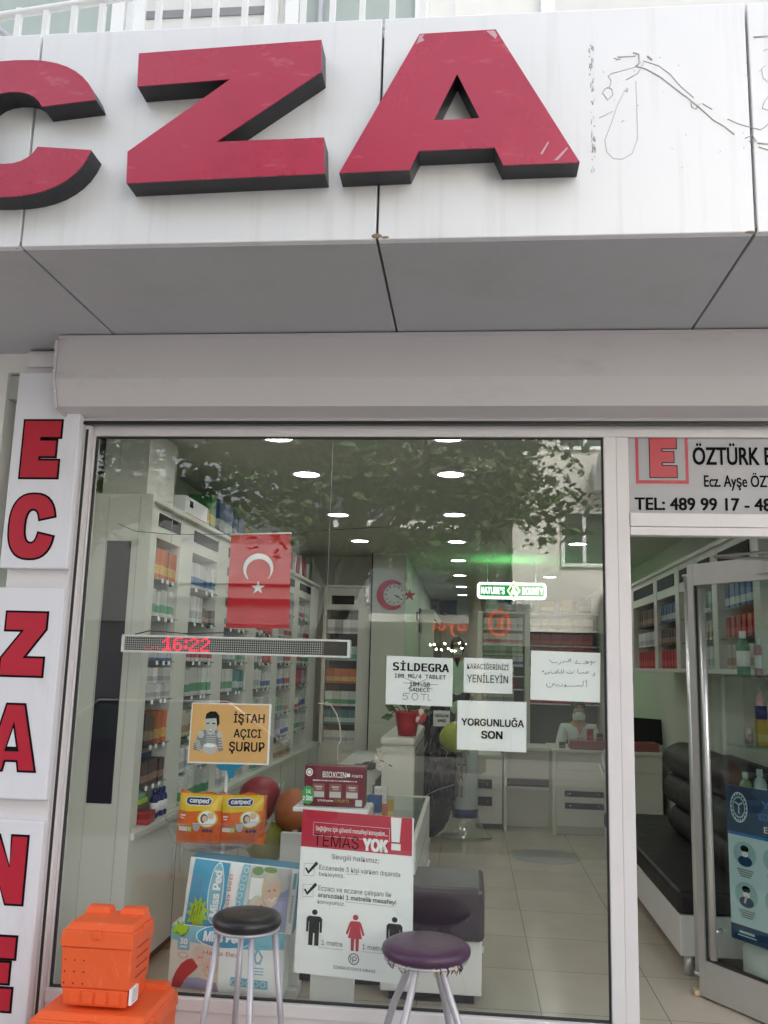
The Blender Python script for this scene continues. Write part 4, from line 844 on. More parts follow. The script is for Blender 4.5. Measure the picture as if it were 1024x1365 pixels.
def canped(label, L, Rr, T, B, y):
    a = PY(L, B, y); b = PY(Rr, T, y); x0, x1, z0, z1 = a.x, b.x, a.z, b.z
    t = thing('diaper_pack', label, 'diaper pack', ((x0+x1)/2, y, z0), 'diaper packs in the hanging tray')
    mb = MB(); soft_pack(mb, x0, x1, y-.045, y+.045, z0, z1, M['pack_orange'], .03); mb.build('body', t)
    yf = y-.0565
    p = Page((x0+.004, yf, z1-.004), (x1-.004, yf, z1-.004), (x1-.004, yf, z0+.01), (x0+.004, yf, z0+.01), .001)
    p.poly([(0, 0), (0, .36), (.3, .37), (.6, .34), (1, .33), (1, 0)], M['yellow'])
    p.poly([(.17+.0, .10), (.22, .06), (.72, .05), (.80, .10), (.78, .20), (.72, .23), (.26, .24), (.18, .20)], M['paper'], .0003); p.poly([(.185, .11), (.23, .075), (.715, .065), (.78, .11), (.765, .19), (.71, .215), (.27, .225), (.195, .19)], M['navy'], .0006)
    p.text('canped', .26, .72, .085, .205, M['paper'], .03, lift=.0009)
    p.oval(.72, .50, .235, .19, M['yellow'], .0003); p.oval(.72, .50, .20, .165, M['paper'], .0006); p.oval(.65, .50, .085, .10, M['pic_brown'], .0008); p.oval(.665, .50, .06, .065, M['pic_skin'], .001); p.oval(.80, .44, .075, .065, M['pic_skin'], .001); p.oval(.80, .40, .075, .035, M['pic_blond'], .0012); p.poly([(.60, .62), (.70, .55), (.84, .52), (.90, .56), (.82, .64), (.70, .665)], M['paper'], .0014)
    p.rect(.05, .27, .69, .78, M['paper'], .0004); p.rect(.27, .38, .68, .79, M['lime'], .0005); p.text('M', .295, .35, .70, .77, M['paper'], .02, lift=.0008); p.poly([(.39, .60), (.58, .60), (.56, .72), (.52, .77), (.45, .77), (.41, .72)], M['pic_light'], .0005)
    for k in range(3): p.oval(.66+.085*k, .755, .04, .035, M['navy'], .0004)
    p.rect(.07, .20, .44, .47, M['paper'], .0004); p.rect(.07, .18, .50, .525, M['paper'], .0004); p.build('print', t, bulge=lambda q: Vector((0, .034*(1-max(0, 1-(2*(q.x-x0)/(x1-x0)-1)**4)*max(0, 1-(2*(q.z-z0)/(z1-z0)-1)**4))-.0015, 0))); t.rotation_euler = (R(-3), R(1.5 if L < 260 else -2.5), R(2 if L < 260 else -3))
canped('left of two orange and yellow diaper packs in the clear hanging tray', 236, 297, 1058, 1122, .33)
canped('right of two orange and yellow diaper packs in the clear hanging tray', 295, 357, 1060, 1123, .33)
ds = thing('diaper_stand', 'clear plastic tray on a thin white post holding two diaper packs', 'display stand', (-1.19, .35, .003))
xs0, xs1 = PY(228, 1100, .35).x, PY(365, 1100, .35).x; zb, zm = .735, .865
def shell(z, k): return [(-1.195+(xs1-xs0)/2*k*math.copysign(abs(math.cos(a))**.6, math.cos(a)), .345+.11*k*math.copysign(abs(math.sin(a))**.6, math.sin(a)), z+.015*math.cos(2*a+1)) for a in [2*math.pi*i/32 for i in range(32)]]
mb = MB(); r0, r1, r2 = shell(zb, .62), shell(zb+.03, .86), shell(zm, 1.02)
vs = r0+r1+r2; fs = [list(range(32))[::-1]]+[[k*32+i, k*32+(i+1) % 32, (k+1)*32+(i+1) % 32, (k+1)*32+i] for k in (0, 1) for i in range(32)]
mb.add(vs, fs, M['clear'], True); mb.build('tray', ds); mb = MB().tube(r2, .004, M['clear'], 6, closed=True); mb.build('tray_rim', ds)
MB().tube([(-1.19, .42, .02), (-1.19, .42, 1.20)], .0085, M['paper'], 10).build('post', ds)
MB().lathe([(.16, .003), (.16, .012), (.05, .03), (.012, .06)], (-1.19, .42, 0), M['white'], 24).build('base', ds)
p0 = PY(308, 1023, .40); MB().prism([(p0.x-.075, .40, p0.z+.012), (p0.x-.06, .40, p0.z-.014), (p0.x-.02, .40, p0.z-.016), (p0.x-.01, .40, p0.z-.05), (p0.x+.012, .40, p0.z-.05), (p0.x+.02, .40, p0.z-.016), (p0.x+.075, .40, p0.z+.02)], (0, .006, 0), M['pack_blue']).build('header_clip', ds, 'blue clip at the top of the post')

# incontinence pad packs
def missped(label, cor, y, vertical):
    c = [PY(px, py, y) for px, py in cor]
    t = thing('pad_pack', label, 'pad pack', tuple((c[3]+c[2])/2+Vector((0, .08, 0))), 'blue and white pad packs by the window')
    wr = lambda q: .0045*noise.noise(Vector((q.x*7, 0, q.z*15)))
    ux = (c[1]-c[0]); uz = (c[3]-c[0])
    def bl(q):
        d = q-c[0]; A_1 = ux.dot(ux); B_1 = ux.dot(uz); C_1 = uz.dot(uz); e = d.dot(ux); g_1 = d.dot(uz); D_1 = A_1*C_1-B_1*B_1; u = (e*C_1-g_1*B_1)/D_1; v = (A_1*g_1-B_1*e)/D_1
        return Vector((0, .022*(1-max(0, 1-(2*u-1)**6)*max(0, 1-(2*v-1)**6))+wr(q)-.002, 0))
    mb = MB(); nx, nz = 24, 14; W = nx+1; fr = []; bk = []
    for j in range(nz+1):
        for i in range(nx+1):
            u, v = i/nx, j/nz; q = (c[0]*(1-u)+c[1]*u)*(1-v)+(c[3]*(1-u)+c[2]*u)*v; b = max(0, 1-(2*u-1)**6)*max(0, 1-(2*v-1)**6)
            fr.append(q+Vector((0, .02-.022*b+wr(q), 0))); bk.append(q+Vector((0, .14+.02*b, 0)))
    fs = [[j*W+i, (j+1)*W+i, (j+1)*W+i+1, j*W+i+1] for j in range(nz) for i in range(nx)]
    rim = [i for i in range(W)]+[j*W+nx for j in range(1, nz+1)]+[nz*W+i for i in range(nx-1, -1, -1)]+[j*W for j in range(nz-1, 0, -1)]; n = len(rim)
    mb.add(fr, fs, M['paper'], True); mb.add(bk, [f[::-1] for f in fs], M['paper'], True); mb.add([fr[i] for i in rim]+[bk[i] for i in rim], [[i, (i+1) % n, (i+1) % n+n, i+n] for i in range(n)], M['pack_blue' if vertical else 'paper'], True)
    mb.build('body', t)
    p = Page(*[q+Vector((0, -.006, 0)) for q in c]); p.ls = 4
    if vertical:
        p.poly([(.05, .01), (.03, .97), (.30, .97), (.38, .6), (.38, .02)], M['pack_blue'], 0)
        p.oval(.285, .46, .07, .44, M['paper'], .0003); p.oval(.285, .46, .062, .425, M['sky_blue'], .0006); p.vtext('Miss Ped', .25, .325, .13, .80, M['paper'], .04, lift=.0009)
        p.poly([(.03+.115+(.125 if k % 2 else .07)*math.cos(2*math.pi*k/22)*.9, .77+(.27 if k % 2 else .17)*math.sin(2*math.pi*k/22)*.95) for k in range(22) if .03+.115+(.125 if k % 2 else .07)*math.cos(2*math.pi*k/22)*.9 > .01], M['lime'], .0008)
        for q in ([(.09, .88), (.095, .72), (.11, .66), (.10, .80)], [(.115, .84), (.12, .74)], [(.14, .80), (.145, .62)], [(.165, .78), (.17, .66), (.18, .72)]): p.stroke(q, .0022, M['leaf'], .0011)
        p.vtext('Hasta Bezi', .385, .42, .17, .78, M['pic_red'], 0, lift=.0005)
        p.poly([(.50, .01), (.475, .62), (.52, .64), (.545, .60), (.565, .01)], M['sky_blue'], .0003)
        for k in range(5): p.ring(.535-.0095*k, .08+k*.125, .022, .045, .22, M['paper'], .0006)
        p.rect(.58, .94, .01, .97, M['pic_light'], .0002); p.oval(.64, .08, .05, .06, M['pic_leaf'], .0004); p.oval(.75, .05, .06, .04, M['pic_leaf'], .0004); p.rect(.585, .70, .18, .5, M['paper'], .0004)
        p.poly([(.80, .60), (.86, .38), (.93, .30), (.945, .95), (.78, .95)], M['pic_lilac'], .0005); p.oval(.78, .32, .085, .23, M['pic_blond'], .0007); p.oval(.79, .38, .062, .20, M['pic_skin'], .0009); p.stroke([(.77, .47), (.80, .50), (.825, .43)], .004, M['paper'], .0012); p.oval(.765, .35, .009, .012, M['pic_brown'], .0012, 10); p.oval(.81, .33, .009, .012, M['pic_brown'], .0012, 10); p.poly([(.71, .30), (.74, .14), (.82, .10), (.86, .22), (.80, .20), (.75, .24)], M['pic_grey'], .0013)
        p.oval(.665, .60, .062, .17, M['pic_grey'], .0008); p.oval(.69, .62, .05, .14, M['pic_skin'], .001); p.poly([(.66, .80), (.74, .74), (.79, .97), (.63, .97)], M['pic_red'], .0011); p.stroke([(.685, .68), (.705, .70), (.72, .66)], .003, M['paper'], .0013); p.oval(.675, .59, .008, .010, M['pic_brown'], .0013, 10); p.oval(.71, .57, .008, .010, M['pic_brown'], .0013, 10)
        p.rect(.955, .995, .02, .97, M['paper'], .0004); 
        for k in range(14): p.rect(.962, .985, .40+k*.03, .413+k*.03, M['pic_mid'], .0006)
        p.rect(.965, .988, .06, .30, M['sky_blue'], .0006)
    else:
        p.rect(0.005, .99, .01, .97, M['pack_cream'], 0); p.rect(.45, .99, .25, .97, M['paper'], .0002); p.poly([(0, 0), (1, 0), (1, .24), (.7, .24), (.5, .28), (.3, .24), (0, .22)], M['sky_blue'], .0003)
        p.oval(.48, .12, .25, .17, M['paper'], .0004); p.oval(.48, .12, .24, .155, M['pack_blue'], .0006); p.text('Miss Ped', .30, .64, .04, .19, M['paper'], .04, lift=.0009)
        p.poly([(.08+(.085 if k % 2 else .04)*math.cos(2*math.pi*k/16), .04+(.13 if k % 2 else .06)*math.sin(2*math.pi*k/16)) for k in range(16)], M['lime'], .0007)
        p.rect(.075, .185, .16, .36, M['sky_blue'], .0007); p.text('30', .095, .165, .18, .27, M['paper'], .04, lift=.001); p.rect(.10, .16, .30, .32, M['paper'], .001)
        p.ring(.13, .44, .045, .045, .12, M['pic_red'], .0006)
        p.text('Hasta Bezi', .31, .63, .33, .40, M['pic_red'], 0, lift=.0006)
        p.poly([(.04, .97), (.05, .84), (.08, .70), (.12, .58), (.17, .50), (.215, .475), (.25, .49), (.27, .54), (.268, .61), (.24, .67), (.20, .74), (.16, .83), (.13, .97)], M['pic_red'], .0005); p.oval(.27, .40, .06, .13, M['pic_grey'], .0006); p.oval(.285, .47, .045, .11, M['pic_skin'], .0008); p.oval(.375, .58, .062, .16, M['pic_grey'], .0009); p.oval(.37, .61, .05, .14, M['pic_skin'], .0011); p.poly([(.12, .97), (.18, .78), (.28, .76), (.44, .82), (.46, .97)], M['pic_lilac'], .001); p.stroke([(.35, .66), (.37, .69), (.395, .65)], .003, M['paper'], .0013); p.oval(.355, .58, .007, .010, M['pic_brown'], .0013, 10); p.oval(.388, .575, .007, .010, M['pic_brown'], .0013, 10); p.oval(.275, .45, .007, .010, M['pic_brown'], .0013, 10); p.oval(.30, .445, .007, .010, M['pic_brown'], .0013, 10)
        p.poly([(.56, .70), (.88, .72), (.88, .86), (.56, .84)], M['sky_blue'], .0004)
        for k in range(5): p.ring(.59+.062*k, .78, .024, .045, .22, M['paper'], .0007)
        p.poly([(.75, .36), (.78, .22), (.83, .36), (.81, .48), (.77, .48)], M['sky_blue'], .0004); p.poly([(.765, .37), (.785, .28), (.815, .37), (.80, .44), (.775, .44)], M['paper'], .0006)
        for k in range(3): p.rect(.74, .84, .53+k*.045, .545+k*.045, M['sky_blue'], .0004); 
    p.build('print', t, bulge=bl)
missped('upper blue and white pad pack with sideways lettering leaning behind the black stool', [(253, 1143), (398, 1160), (388, 1248), (240, 1237)], .19, True)
missped('lower cream and blue pad pack numbered 30 on the floor behind the black stool', [(228, 1233), (379, 1246), (375, 1334), (221, 1318)], .17, False)

# carton display behind the poster
bs = thing('carton_stand', 'small white shelf stand holding a maroon carton above the distance poster', 'display stand', (-.61, .18, .003))
MB().box(-.785, -.445, .075, .30, .958, .978, M['white'], .004).build('shelf', bs); MB().box(-.70, -.50, .22, .25, .02, .957, M['white'], .004).build('back_post', bs); MB().box(-.76, -.44, .08, .36, .003, .02, M['white'], .004).build('base', bs)
bx = thing('shampoo_carton', 'maroon carton with windowed bottles and a round green offer sticker on the white shelf', 'carton', (-.6, .16, .979))
a, b = PY(404.5, 1072, .12), PY(487, 1023, .12)
MB().box(a.x, b.x, .12, .21, .9795, b.z, M['maroon'], .003).build('box', bx)
p = Page((a.x+.002, .12, b.z-.002), (b.x-.002, .12, b.z-.002), (b.x-.002, .12, .981), (a.x+.002, .12, .981), .0008)
p.text('BIOXCIN', .30, .69, .13, .28, M['paper'], .012); p.text('FORTE', .79, .97, .19, .255, M['paper'], .012); p.rect(.70, .76, .16, .25, M['paper'], .0004); p.oval(.075, .16, .058, .10, M['paper'], .0004); p.ring(.075, .16, .04, .07, .3, M['maroon_l'], .0006)
for k in range(22):
    u = .14+.034*k; p.rect(u, u+random.uniform(.012, .028), .345, .375, M['paper'], .0004)
for cu in (.24, .52, .80):
    p.rect(cu-.10, cu+.10, .44, .80, M['maroon_l'], .0003); p.rect(cu-.095, cu+.095, .64, .78, M['pic_light'], .0005); p.rect(cu-.06, cu+.06, .50, .54, M['pic_light'], .0005); p.rect(cu-.04, cu+.05, .57, .59, M['pic_light'], .0005)
p.rect(.18, .84, .82, .975, M['poster_maroon'], .0006); p.text('179,90 yerine', .23, .49, .84, .90, M['paper'], .02, lift=.0009); p.text('119,60 TL', .51, .76, .825, .905, M['lime'], .0, lift=.0009); p.rect(.86, .97, .82, .98, M['pic_light'], .0006)
p.oval(.065, .74, .105, .24, M['green_dot'], .0012); p.text('3 AL', .03, .115, .60, .70, M['paper'], .03, lift=.0016); p.text('2 ÖDE', -.02, .145, .74, .88, M['paper'], .04, lift=.0016); p.build('print', bx)

# balloons on the floor behind the packs
BG = 'party balloons lying in the shop'
def balloon(label, px, py, y, r, m, tilt=(0, 0, 1), group=BG):
    c = PY(px, py, y); t = thing('balloon', label, 'balloon', (c.x, c.y, c.z-r), group)
    mb = MB(); prof = [(1e-6, -1.18), (.06, -1.15), (.2, -1.05), (.55, -.75), (.85, -.35), (1.0, .1), (.93, .5), (.68, .82), (.3, .98), (1e-6, 1.0)]
    mb.lathe([(a*r, b*r) for a, b in prof], (0, 0, 0), m, 26)
    q = Vector((0, 0, 1)).rotation_difference(Vector(tilt).normalized()); mb.v = [q @ v + c for v in mb.v]; mb.build('skin', t)
    k = MB(); k.lathe([(1e-6, -1.17*r), (.05*r, -1.2*r), (.12*r, -1.3*r), (.10*r, -1.31*r), (1e-6, -1.26*r)], (0, 0, 0), m, 10); k.v = [q @ v + c for v in k.v]; k.build('knot', t)
balloon('red balloon behind the diaper packs', 347, 1064, 1.15, .118, M['b_red'], (-.3, .2, 1))
balloon('orange balloon beside the red one, left of the maroon carton', 391, 1082, 1.05, .118, M['b_orange'], (.6, -.3, .7))
balloon('olive yellow balloon lowest of the three behind the pad packs', 352, 1122, 1.0, .115, M['b_yellow'], (.8, .2, -.3))
balloon('light green balloon hovering by the printed cylinder stand', 607, 984, 4.6, .145, M['b_green'], (-.7, -.2, .7))
pn = thing('white_board', 'narrow pale board standing on the floor left of the distance poster', 'board', (-.86, .6, .003))
MB().box(PY(370, 1200, .6).x, PY(402, 1200, .6).x, .6, .63, .05, PY(385, 1110, .6).z, M['white'], .004).build('panel', pn); MB().box(PY(370, 1200, .6).x, PY(402, 1200, .6).x, .55, .70, .003, .049, M['white'], .004).build('foot', pn)
# ================================================================== SHOP INTERIOR
# downlights in three rows
def downlight(x, y, label):
    t = thing('downlight', label, 'ceiling light', (x, y, CZ-.012), 'round recessed ceiling downlights')
    MB().lathe([(.118, CZ-.006), (.120, CZ-.001), (.085, CZ-.001), (.085, CZ-.010), (.112, CZ-.010), (.118, CZ-.006)], (x, y, 0), M['chrome'], 32, caps=False).build('trim_ring', t)
    MB().lathe([(1e-6, CZ-.004), (.086, CZ-.004), (.086, CZ-.0015), (1e-6, CZ-.0015)], (x, y, 0), M['lamp'], 32).build('lens', t)
ordn = ['first', 'second', 'third', 'fourth', 'fifth', 'sixth', 'seventh', 'eighth']
for nm, pxs in (('left', [(370, 583), (409, 632), (451, 686), (480, 721)]), ('middle', [(597, 583), (601, 632), (606, 686), (609, 722), (611, 747), (613, 767), (615, 782), (616.5, 793)]), ('right', [(770, 725), (733, 769), (712, 791)])):
    for i, q in enumerate(pxs):
        P = PZ(q[0], q[1], CZ-.004)
        downlight(P.x, min(P.y, 12.7), f'{ordn[i]} downlight from the window in the {nm} row of ceiling lights')

# ---- wall shelving along the left wall
XS, XB, XC = -1.72, -2.045, -1.665
ws = thing('wall_shelving', 'long white shelving run with aubergine inset panels along the left wall', 'shelving', (-1.85, 3.2, .003))
ups = [(.44, .66), (1.06, 1.30), (1.86, 2.10), (2.78, 3.04), (3.66, 3.9), (4.55, 4.80), (5.45, 5.90)]
e = MB(); e.box(XB, XC, .415, .439, .003, 2.47, M['cab']); 
e.box(-1.905, -1.90, .4135, .4149, .02, 2.46, M['pic_light']); e.box(-1.735, -1.73, .4135, .4149, .02, 2.46, M['pic_light'])
e.build('end_panel', ws)
MB().box(-1.895, -1.765, .409, .4149, .90, 2.22, M['purple_dark'], .002).build('inset_panel', ws)
for a, b in ups: MB().box(XB+.02, XS, a, b, .76, 2.45, M['cab'], .002).build('upright', ws)
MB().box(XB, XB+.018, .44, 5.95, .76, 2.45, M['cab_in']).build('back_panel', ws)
MB().box(XB, XS+.03, .44, 5.95, 2.451, 2.48, M['cab'], .004).build('cornice', ws)
shelf_z = [2.06, 1.85, 1.61, 1.40, 1.16, .95]
bays = [(ups[i][1], ups[i+1][0]) for i in range(6)]
for i, (a, b) in enumerate(bays):
    MB().box(XB+.02, XS-.004, a+.001, b-.001, 2.275, 2.449, M['cab'], .002).build('lintel', ws)
    MB().box(XS-.0039, XS+.002, a+.02, b-.02, 2.345, 2.415, M['purple_dark']).build('lintel_inset', ws)
    for z in shelf_z: MB().box(XB+.02, XS+.01, a+.001, b-.001, z-.012, z-.004, M['shelf_glass']).build('glass_shelf', ws)
    bk = MB()
    for z in shelf_z:
        for yy in (a+.004, b-.016): bk.box(XS-.05, XS-.03, yy, yy+.012, z-.022, z-.0125, M['black'])
    bk.build('shelf_brackets', ws)
    tg = MB()
    for z in shelf_z:
        for q in range(3):
            yy = a+.05+(b-a-.1)*(q+random.uniform(.1, .7))/3; tg.box(XS+.0105, XS+.0125, yy-.018, yy+.018, z-.026, z-.004, M['paper'])
    tg.build('price_tags', ws)
MB().box(XB, XC+.02, .44, 5.95, .725, .758, M['cab'], .004).build('counter_top', ws)
MB().box(XB, XC, .44, 5.95, .08, .724, M['cab'], .002).build('base_cabinet', ws); MB().box(XB, XC-.05, .45, 5.95, .003, .079, M['black']).build('plinth', ws)
dv_ = MB()
for y in (1.17, 1.9, 2.6, 3.3, 4.0, 4.7, 5.4): dv_.box(XC+.0005, XC+.002, y-.003, y+.003, .09, .72, M['pic_mid']); 
for y in (1.10, 1.24, 2.53, 2.67, 3.93, 4.07): dv_.tube([(XC+.012, y, .40), (XC+.012, y, .56)], .005, M['chrome'], 6)
dv_.build('door_seams', ws)

_pro = {}
def carton_obj(sx, sy, sz, key):
    k = (sx, sy, sz, key)
    if k not in _pro:
        mb = MB(); mb.box(-sx/2, sx/2, -sy/2, sy/2, 0, sz, CART[key], min(.002, sx*.05)); mb.box(-sx/2*.96, sx/2*.96, -sy*.02, sy*.02, sz, sz+.0008, CART[key])
        o = mb.build('medicine_carton'); _pro[k] = o.data; bpy.data.objects.remove(o)
    return _pro[k]
def bottle_mesh(h, r, m, capm):
    k = ('bottle', h, r, m.name, capm.name)
    if k not in _pro:
        mb = MB(); mb.lathe([(r*.95, 0), (r, .006), (r, h*.66), (r*.8, h*.75), (r*.42, h*.8), (r*.42, h*.83)], (0, 0, 0), m, 14); mb.lathe([(r*.5, h*.832), (r*.5, h), (1e-6, h)], (0, 0, 0), capm, 12); mb.lathe([(r*1.012, h*.2), (r*1.012, h*.55)], (0, 0, 0), M['paper'], 14)
        o = mb.build('bottle'); _pro[k] = o.data; bpy.data.objects.remove(o)
    return _pro[k]
NP = [0]
def place(data, name, loc, rz, label, cat, group):
    o = bpy.data.objects.new(name, data); COL.objects.link(o); o.location = loc; o.rotation_euler = (0, 0, rz); tag(o, label, cat, group); NP[0] += 1; return o
def row_x(xf, y0, y1, z, wy, dx, h, key, label, stack=1, lean=.04, name='medicine_carton'):    # row along y facing +x
    n = max(1, int((y1-y0)/wy)); step = (y1-y0)/n
    for i in range(n):
        hh = round(h*random.choice((1, 1, 1, 1, .9, .95)), 4); y = y0+step*(i+.5)
        for s in range(stack if (stack == 1 or random.random() > .2) else 1):
            place(carton_obj(dx, round(wy*.96, 4), hh, key), name, (xf-dx/2-random.uniform(0, .018), y, z+s*(hh+.001)), random.uniform(-lean, lean), label, 'carton', label)
def bottles_x(xf, y0, y1, z, r, h, m, capm, label):
    y = y0+r
    while y+r <= y1: place(bottle_mesh(h, r, m, capm), 'bottle', (xf-r-.01-random.uniform(0, .01), y, z), 0, label, 'bottle', label); y += 2*r+.006
keys = ['white', 'white blue-banded', 'white green-banded', 'white red-banded', 'pale green', 'cream', 'lilac', 'white', 'white', 'teal', 'red', 'white red-banded', 'white green-banded', 'white blue-banded']
sh_name = ['top', 'second', 'third', 'fourth', 'fifth', 'lowest']
rng = random.Random(11)
fixed = {(0, 0): [('orange', .075, .17)], (0, 1): [('white green-banded', .055, .15)], (0, 2): [('blue', .07, .11)], (0, 3): [('white', .07, .085, 2)], (0, 4): [('dark brown', .08, .17), ('orange', .06, .17)], (0, 5): [('dark brown', .09, .12)],
         (1, 0): [('white blue-banded', .06, .16)], (1, 1): [('white', .06, .16), ('dark brown', .08, .1)], (1, 2): [('white red-banded', .08, .15)], (1, 3): [('white green-banded', .09, .17)], (1, 4): [('cream', .08, .15)], (1, 5): [('white', .07, .14)]}
for i, (a, b) in enumerate(bays):
    for j, z in enumerate(shelf_z):
        room = ([2.265]+shelf_z)[j]-z-.03
        spec = fixed.get((i, j))
        if not spec:
            n = 2 if b-a > .6 else rng.choice((1, 2)); spec = []
            for _ in range(n):
                k = rng.choice(keys)
                while any(k == s[0] for s in spec): k = rng.choice(keys)
                spec.append((k, rng.choice((.05, .06, .075)) if i < 3 else (.085 if i < 5 else .11), min(room-.02, rng.uniform(.125, .20))))
        L = (b-a-.02)/len(spec)
        for s, q in enumerate(spec):
            k, wy, h = q[:3]; st_ = q[3] if len(q) > 3 else 1
            lab = f'{k} carton on {sh_name[j]} glass shelf, {ordn[i]} bay of the left wall shelving'
            row_x(XS+.004, a+.01+L*s, a+.01+L*(s+1), z-.003, wy, .12, min(h, (room-.01)/st_), k, lab, st_, name='medicine_carton' if wy < .07 else 'remedy_box')
# things on the left counter
for i, (a, b) in enumerate(bays[1:5]):
    k = ['white green-banded', 'white', 'pale green', 'cream'][i]; row_x(XS+.03, a, b, .7585, .10, .10, .14 if i else .19, k, f'{k} carton on the left counter top before the {ordn[i+1]} bay')
place(carton_obj(.10, .14, .06, 'red'), 'medicine_carton', (-1.72, .74, .7585), .1, 'red and white carton lying at the street end of the left counter', 'carton', 'loose cartons on the counter')
bottles_x(XS+.04, .86, 1.06, .7585, .022, .15, M['navy'], M['navy'], 'small navy bottle in a row at the street end of the left counter')
t = thing('wrapped_parcel', 'green wrapped soft parcel in clear film on the street end of the left counter', 'parcel', (-1.80, .72, .82))
mb = MB(); bm_ = bmesh.new(); bmesh.ops.create_icosphere(bm_, subdivisions=3, radius=1)
for v in bm_.verts: v.co = Vector((v.co.x*.085, v.co.y*.13, v.co.z*.07))*(1+.18*noise.noise(v.co*2.5)) + Vector((-1.80, .72, .885))
mb.bm(bm_, M['bottle_g'], True); mb.build('bundle', t); tp = MB(); tp.box(-1.722, -1.712, .66, .78, .86, .885, M['lime'], .002); tp.build('label_strip', t)
t = thing('shelf_clip_card', 'small navy card with white capitals standing in the first bay of the left shelving', 'card', (-1.80, .87, .96))
MB().box(-1.80, -1.795, .84, 1.02, .965, 1.10, M['navy']).build('card', t)
# goods on top of the left shelving
t = thing('tall_box', 'tall plain white box standing on the street end of the left shelving', 'box', (-1.83, .62, 2.481)); MB().box(-1.985, -1.735, .50, .92, 2.481, CZ-.01, M['cab'], .003).build('carton', t); MB().box(-1.90, -1.897, .4985, .4999, 2.49, CZ-.02, M['pic_light']).build('tape_seam', t)
t = thing('printer_box', 'white printed box with a red edge lying on top of the left shelving', 'box', (-1.83, 1.35, 2.481)); MB().box(-1.96, -1.72, 1.10, 1.55, 2.481, 2.60, M['paper'], .003).build('carton', t)
q = MB().box(-1.7195, -1.717, 1.12, 1.53, 2.484, 2.497, M['pic_red']); q.box(-1.7195, -1.717, 1.18, 1.24, 2.54, 2.58, M['ink']); q.box(-1.94, -1.80, 1.0975, 1.0995, 2.57, 2.58, M['ink']); q.box(-1.94, -1.84, 1.0975, 1.0995, 2.555, 2.562, M['pic_mid']); q.build('print', t)
for i, (y, k, h) in enumerate(((1.62, 'yellow', .13), (1.78, 'green', .24), (2.0, 'blue', .25), (2.18, 'blue', .24), (2.36, 'blue', .22), (2.55, 'blue', .21), (2.74, 'yellow', .18), (2.92, 'yellow', .16))):
    place(carton_obj(.16, .15, h, k), 'diaper_bag', (-1.83, y, 2.481), rng.uniform(-.1, .1), f'{k} printed bag, {ordn[i]} in the row on top of the left shelving', 'bag', 'printed bags on top of the left shelving')
for i in range(9):
    y = 4.05+i*.19; t_ = MB().tube([(-1.80, y, 2.481), (-1.80+rng.uniform(-.02, .02), y+rng.uniform(-.02, .02), 2.70+rng.uniform(-.02, .05))], .022, M['pic_red' if i % 2 else 'paper'], 10).build('tube', loc=(-1.8, y, 2.481)); tag(t_, 'slim upright '+('red' if i % 2 else 'white')+' tube in the row on top of the far left shelving', 'tube', ('red' if i % 2 else 'white')+' tubes on top of the left shelving')

# ---- shelving facing the street at the far left, next to the column
YB = 6.25
rs = thing('far_shelving', 'white shelving facing the street at the far end of the left wall', 'shelving', (-1.5, YB, .003))
MB().box(-1.66, -1.62, YB-.3, YB, .003, 2.47, M['cab']).build('side_panel', rs); MB().box(-1.26, -1.12, YB-.3, YB, .003, 2.47, M['cab']).build('side_panel', rs)
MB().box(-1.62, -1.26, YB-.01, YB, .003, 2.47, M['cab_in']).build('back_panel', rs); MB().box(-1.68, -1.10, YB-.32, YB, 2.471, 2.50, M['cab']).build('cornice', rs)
MB().box(-1.619, -1.261, YB-.3, YB-.011, 2.22, 2.47, M['cab']).build('lintel', rs); MB().box(-1.57, -1.31, YB-.304, YB-.3005, 2.28, 2.38, M['purple_dark']).build('lintel_inset', rs)
for z in (1.95, 1.65, 1.4, 1.15, .95): MB().box(-1.619, -1.261, YB-.3, YB-.011, z-.012, z, M['shelf_glass']).build('glass_shelf', rs)
MB().box(-1.619, -1.261, YB-.32, YB-.011, .003, .75, M['cab']).build('base_cabinet', rs)
for j, (z, k) in enumerate(((1.95, 'white'), (1.65, 'pale green'), (1.4, 'orange'), (1.15, 'white green-banded'), (.95, 'teal'), (.751, 'white'))):
    for i in range(4): place(carton_obj(.085, .10, .16 if z > .76 else .13, k), 'remedy_box', (-1.57+i*.088, YB-.22, z+.001), 0, f'{k} carton on the {sh_name[j]} shelf of the far shelving beside the column', 'carton', f'{k} cartons on the {sh_name[j]} far shelf')

# ---- column, side wall and clock
co = thing('column', 'pale green painted square column carrying the crescent wall clock', 'column', (-.91, 6.1, .003))
MB().box(-1.10, -.72, 5.88, 6.28, .003, CZ-.002, M['wall'], .004).build('shaft', co)
MB().box(-2.05, -.74, 6.281, 12.99, .003, CZ-.002, M['wall']).build('partition_wall', kind='structure')
MB().box(-1.115, -1.101, 5.9, 6.2, .003, CZ-.002, M['purple_dark']).build('edge_strip', co)
ck = thing('wall_clock', 'round wall clock framed by a red crescent and star on the column', 'clock', tuple(PY(524, 815, 5.86)))
yc = 5.872; cp = PY(526, 793, yc); rr = (PY(540, 793, yc)-cp).length
def flat(mb, pts, y, d, m): mb.prism([(x, y, z) for x, z in pts], (0, d, 0), m)
k = MB(); rc = rr*1.42; cx_, cz_ = cp.x-rr*.28, cp.z
flat(k, [(cx_+rc*math.cos(R(a)), cz_+rc*math.sin(R(a))) for a in range(48, 313, 8)]+[(cp.x+rr*1.06*math.cos(R(a)), cp.z+rr*1.06*math.sin(R(a))) for a in range(296, 60, -8)], yc-.012, .012, M['red_vinyl']); k.build('crescent', ck)
k = MB(); sx_, sz_ = cp.x+rr*1.45, cp.z
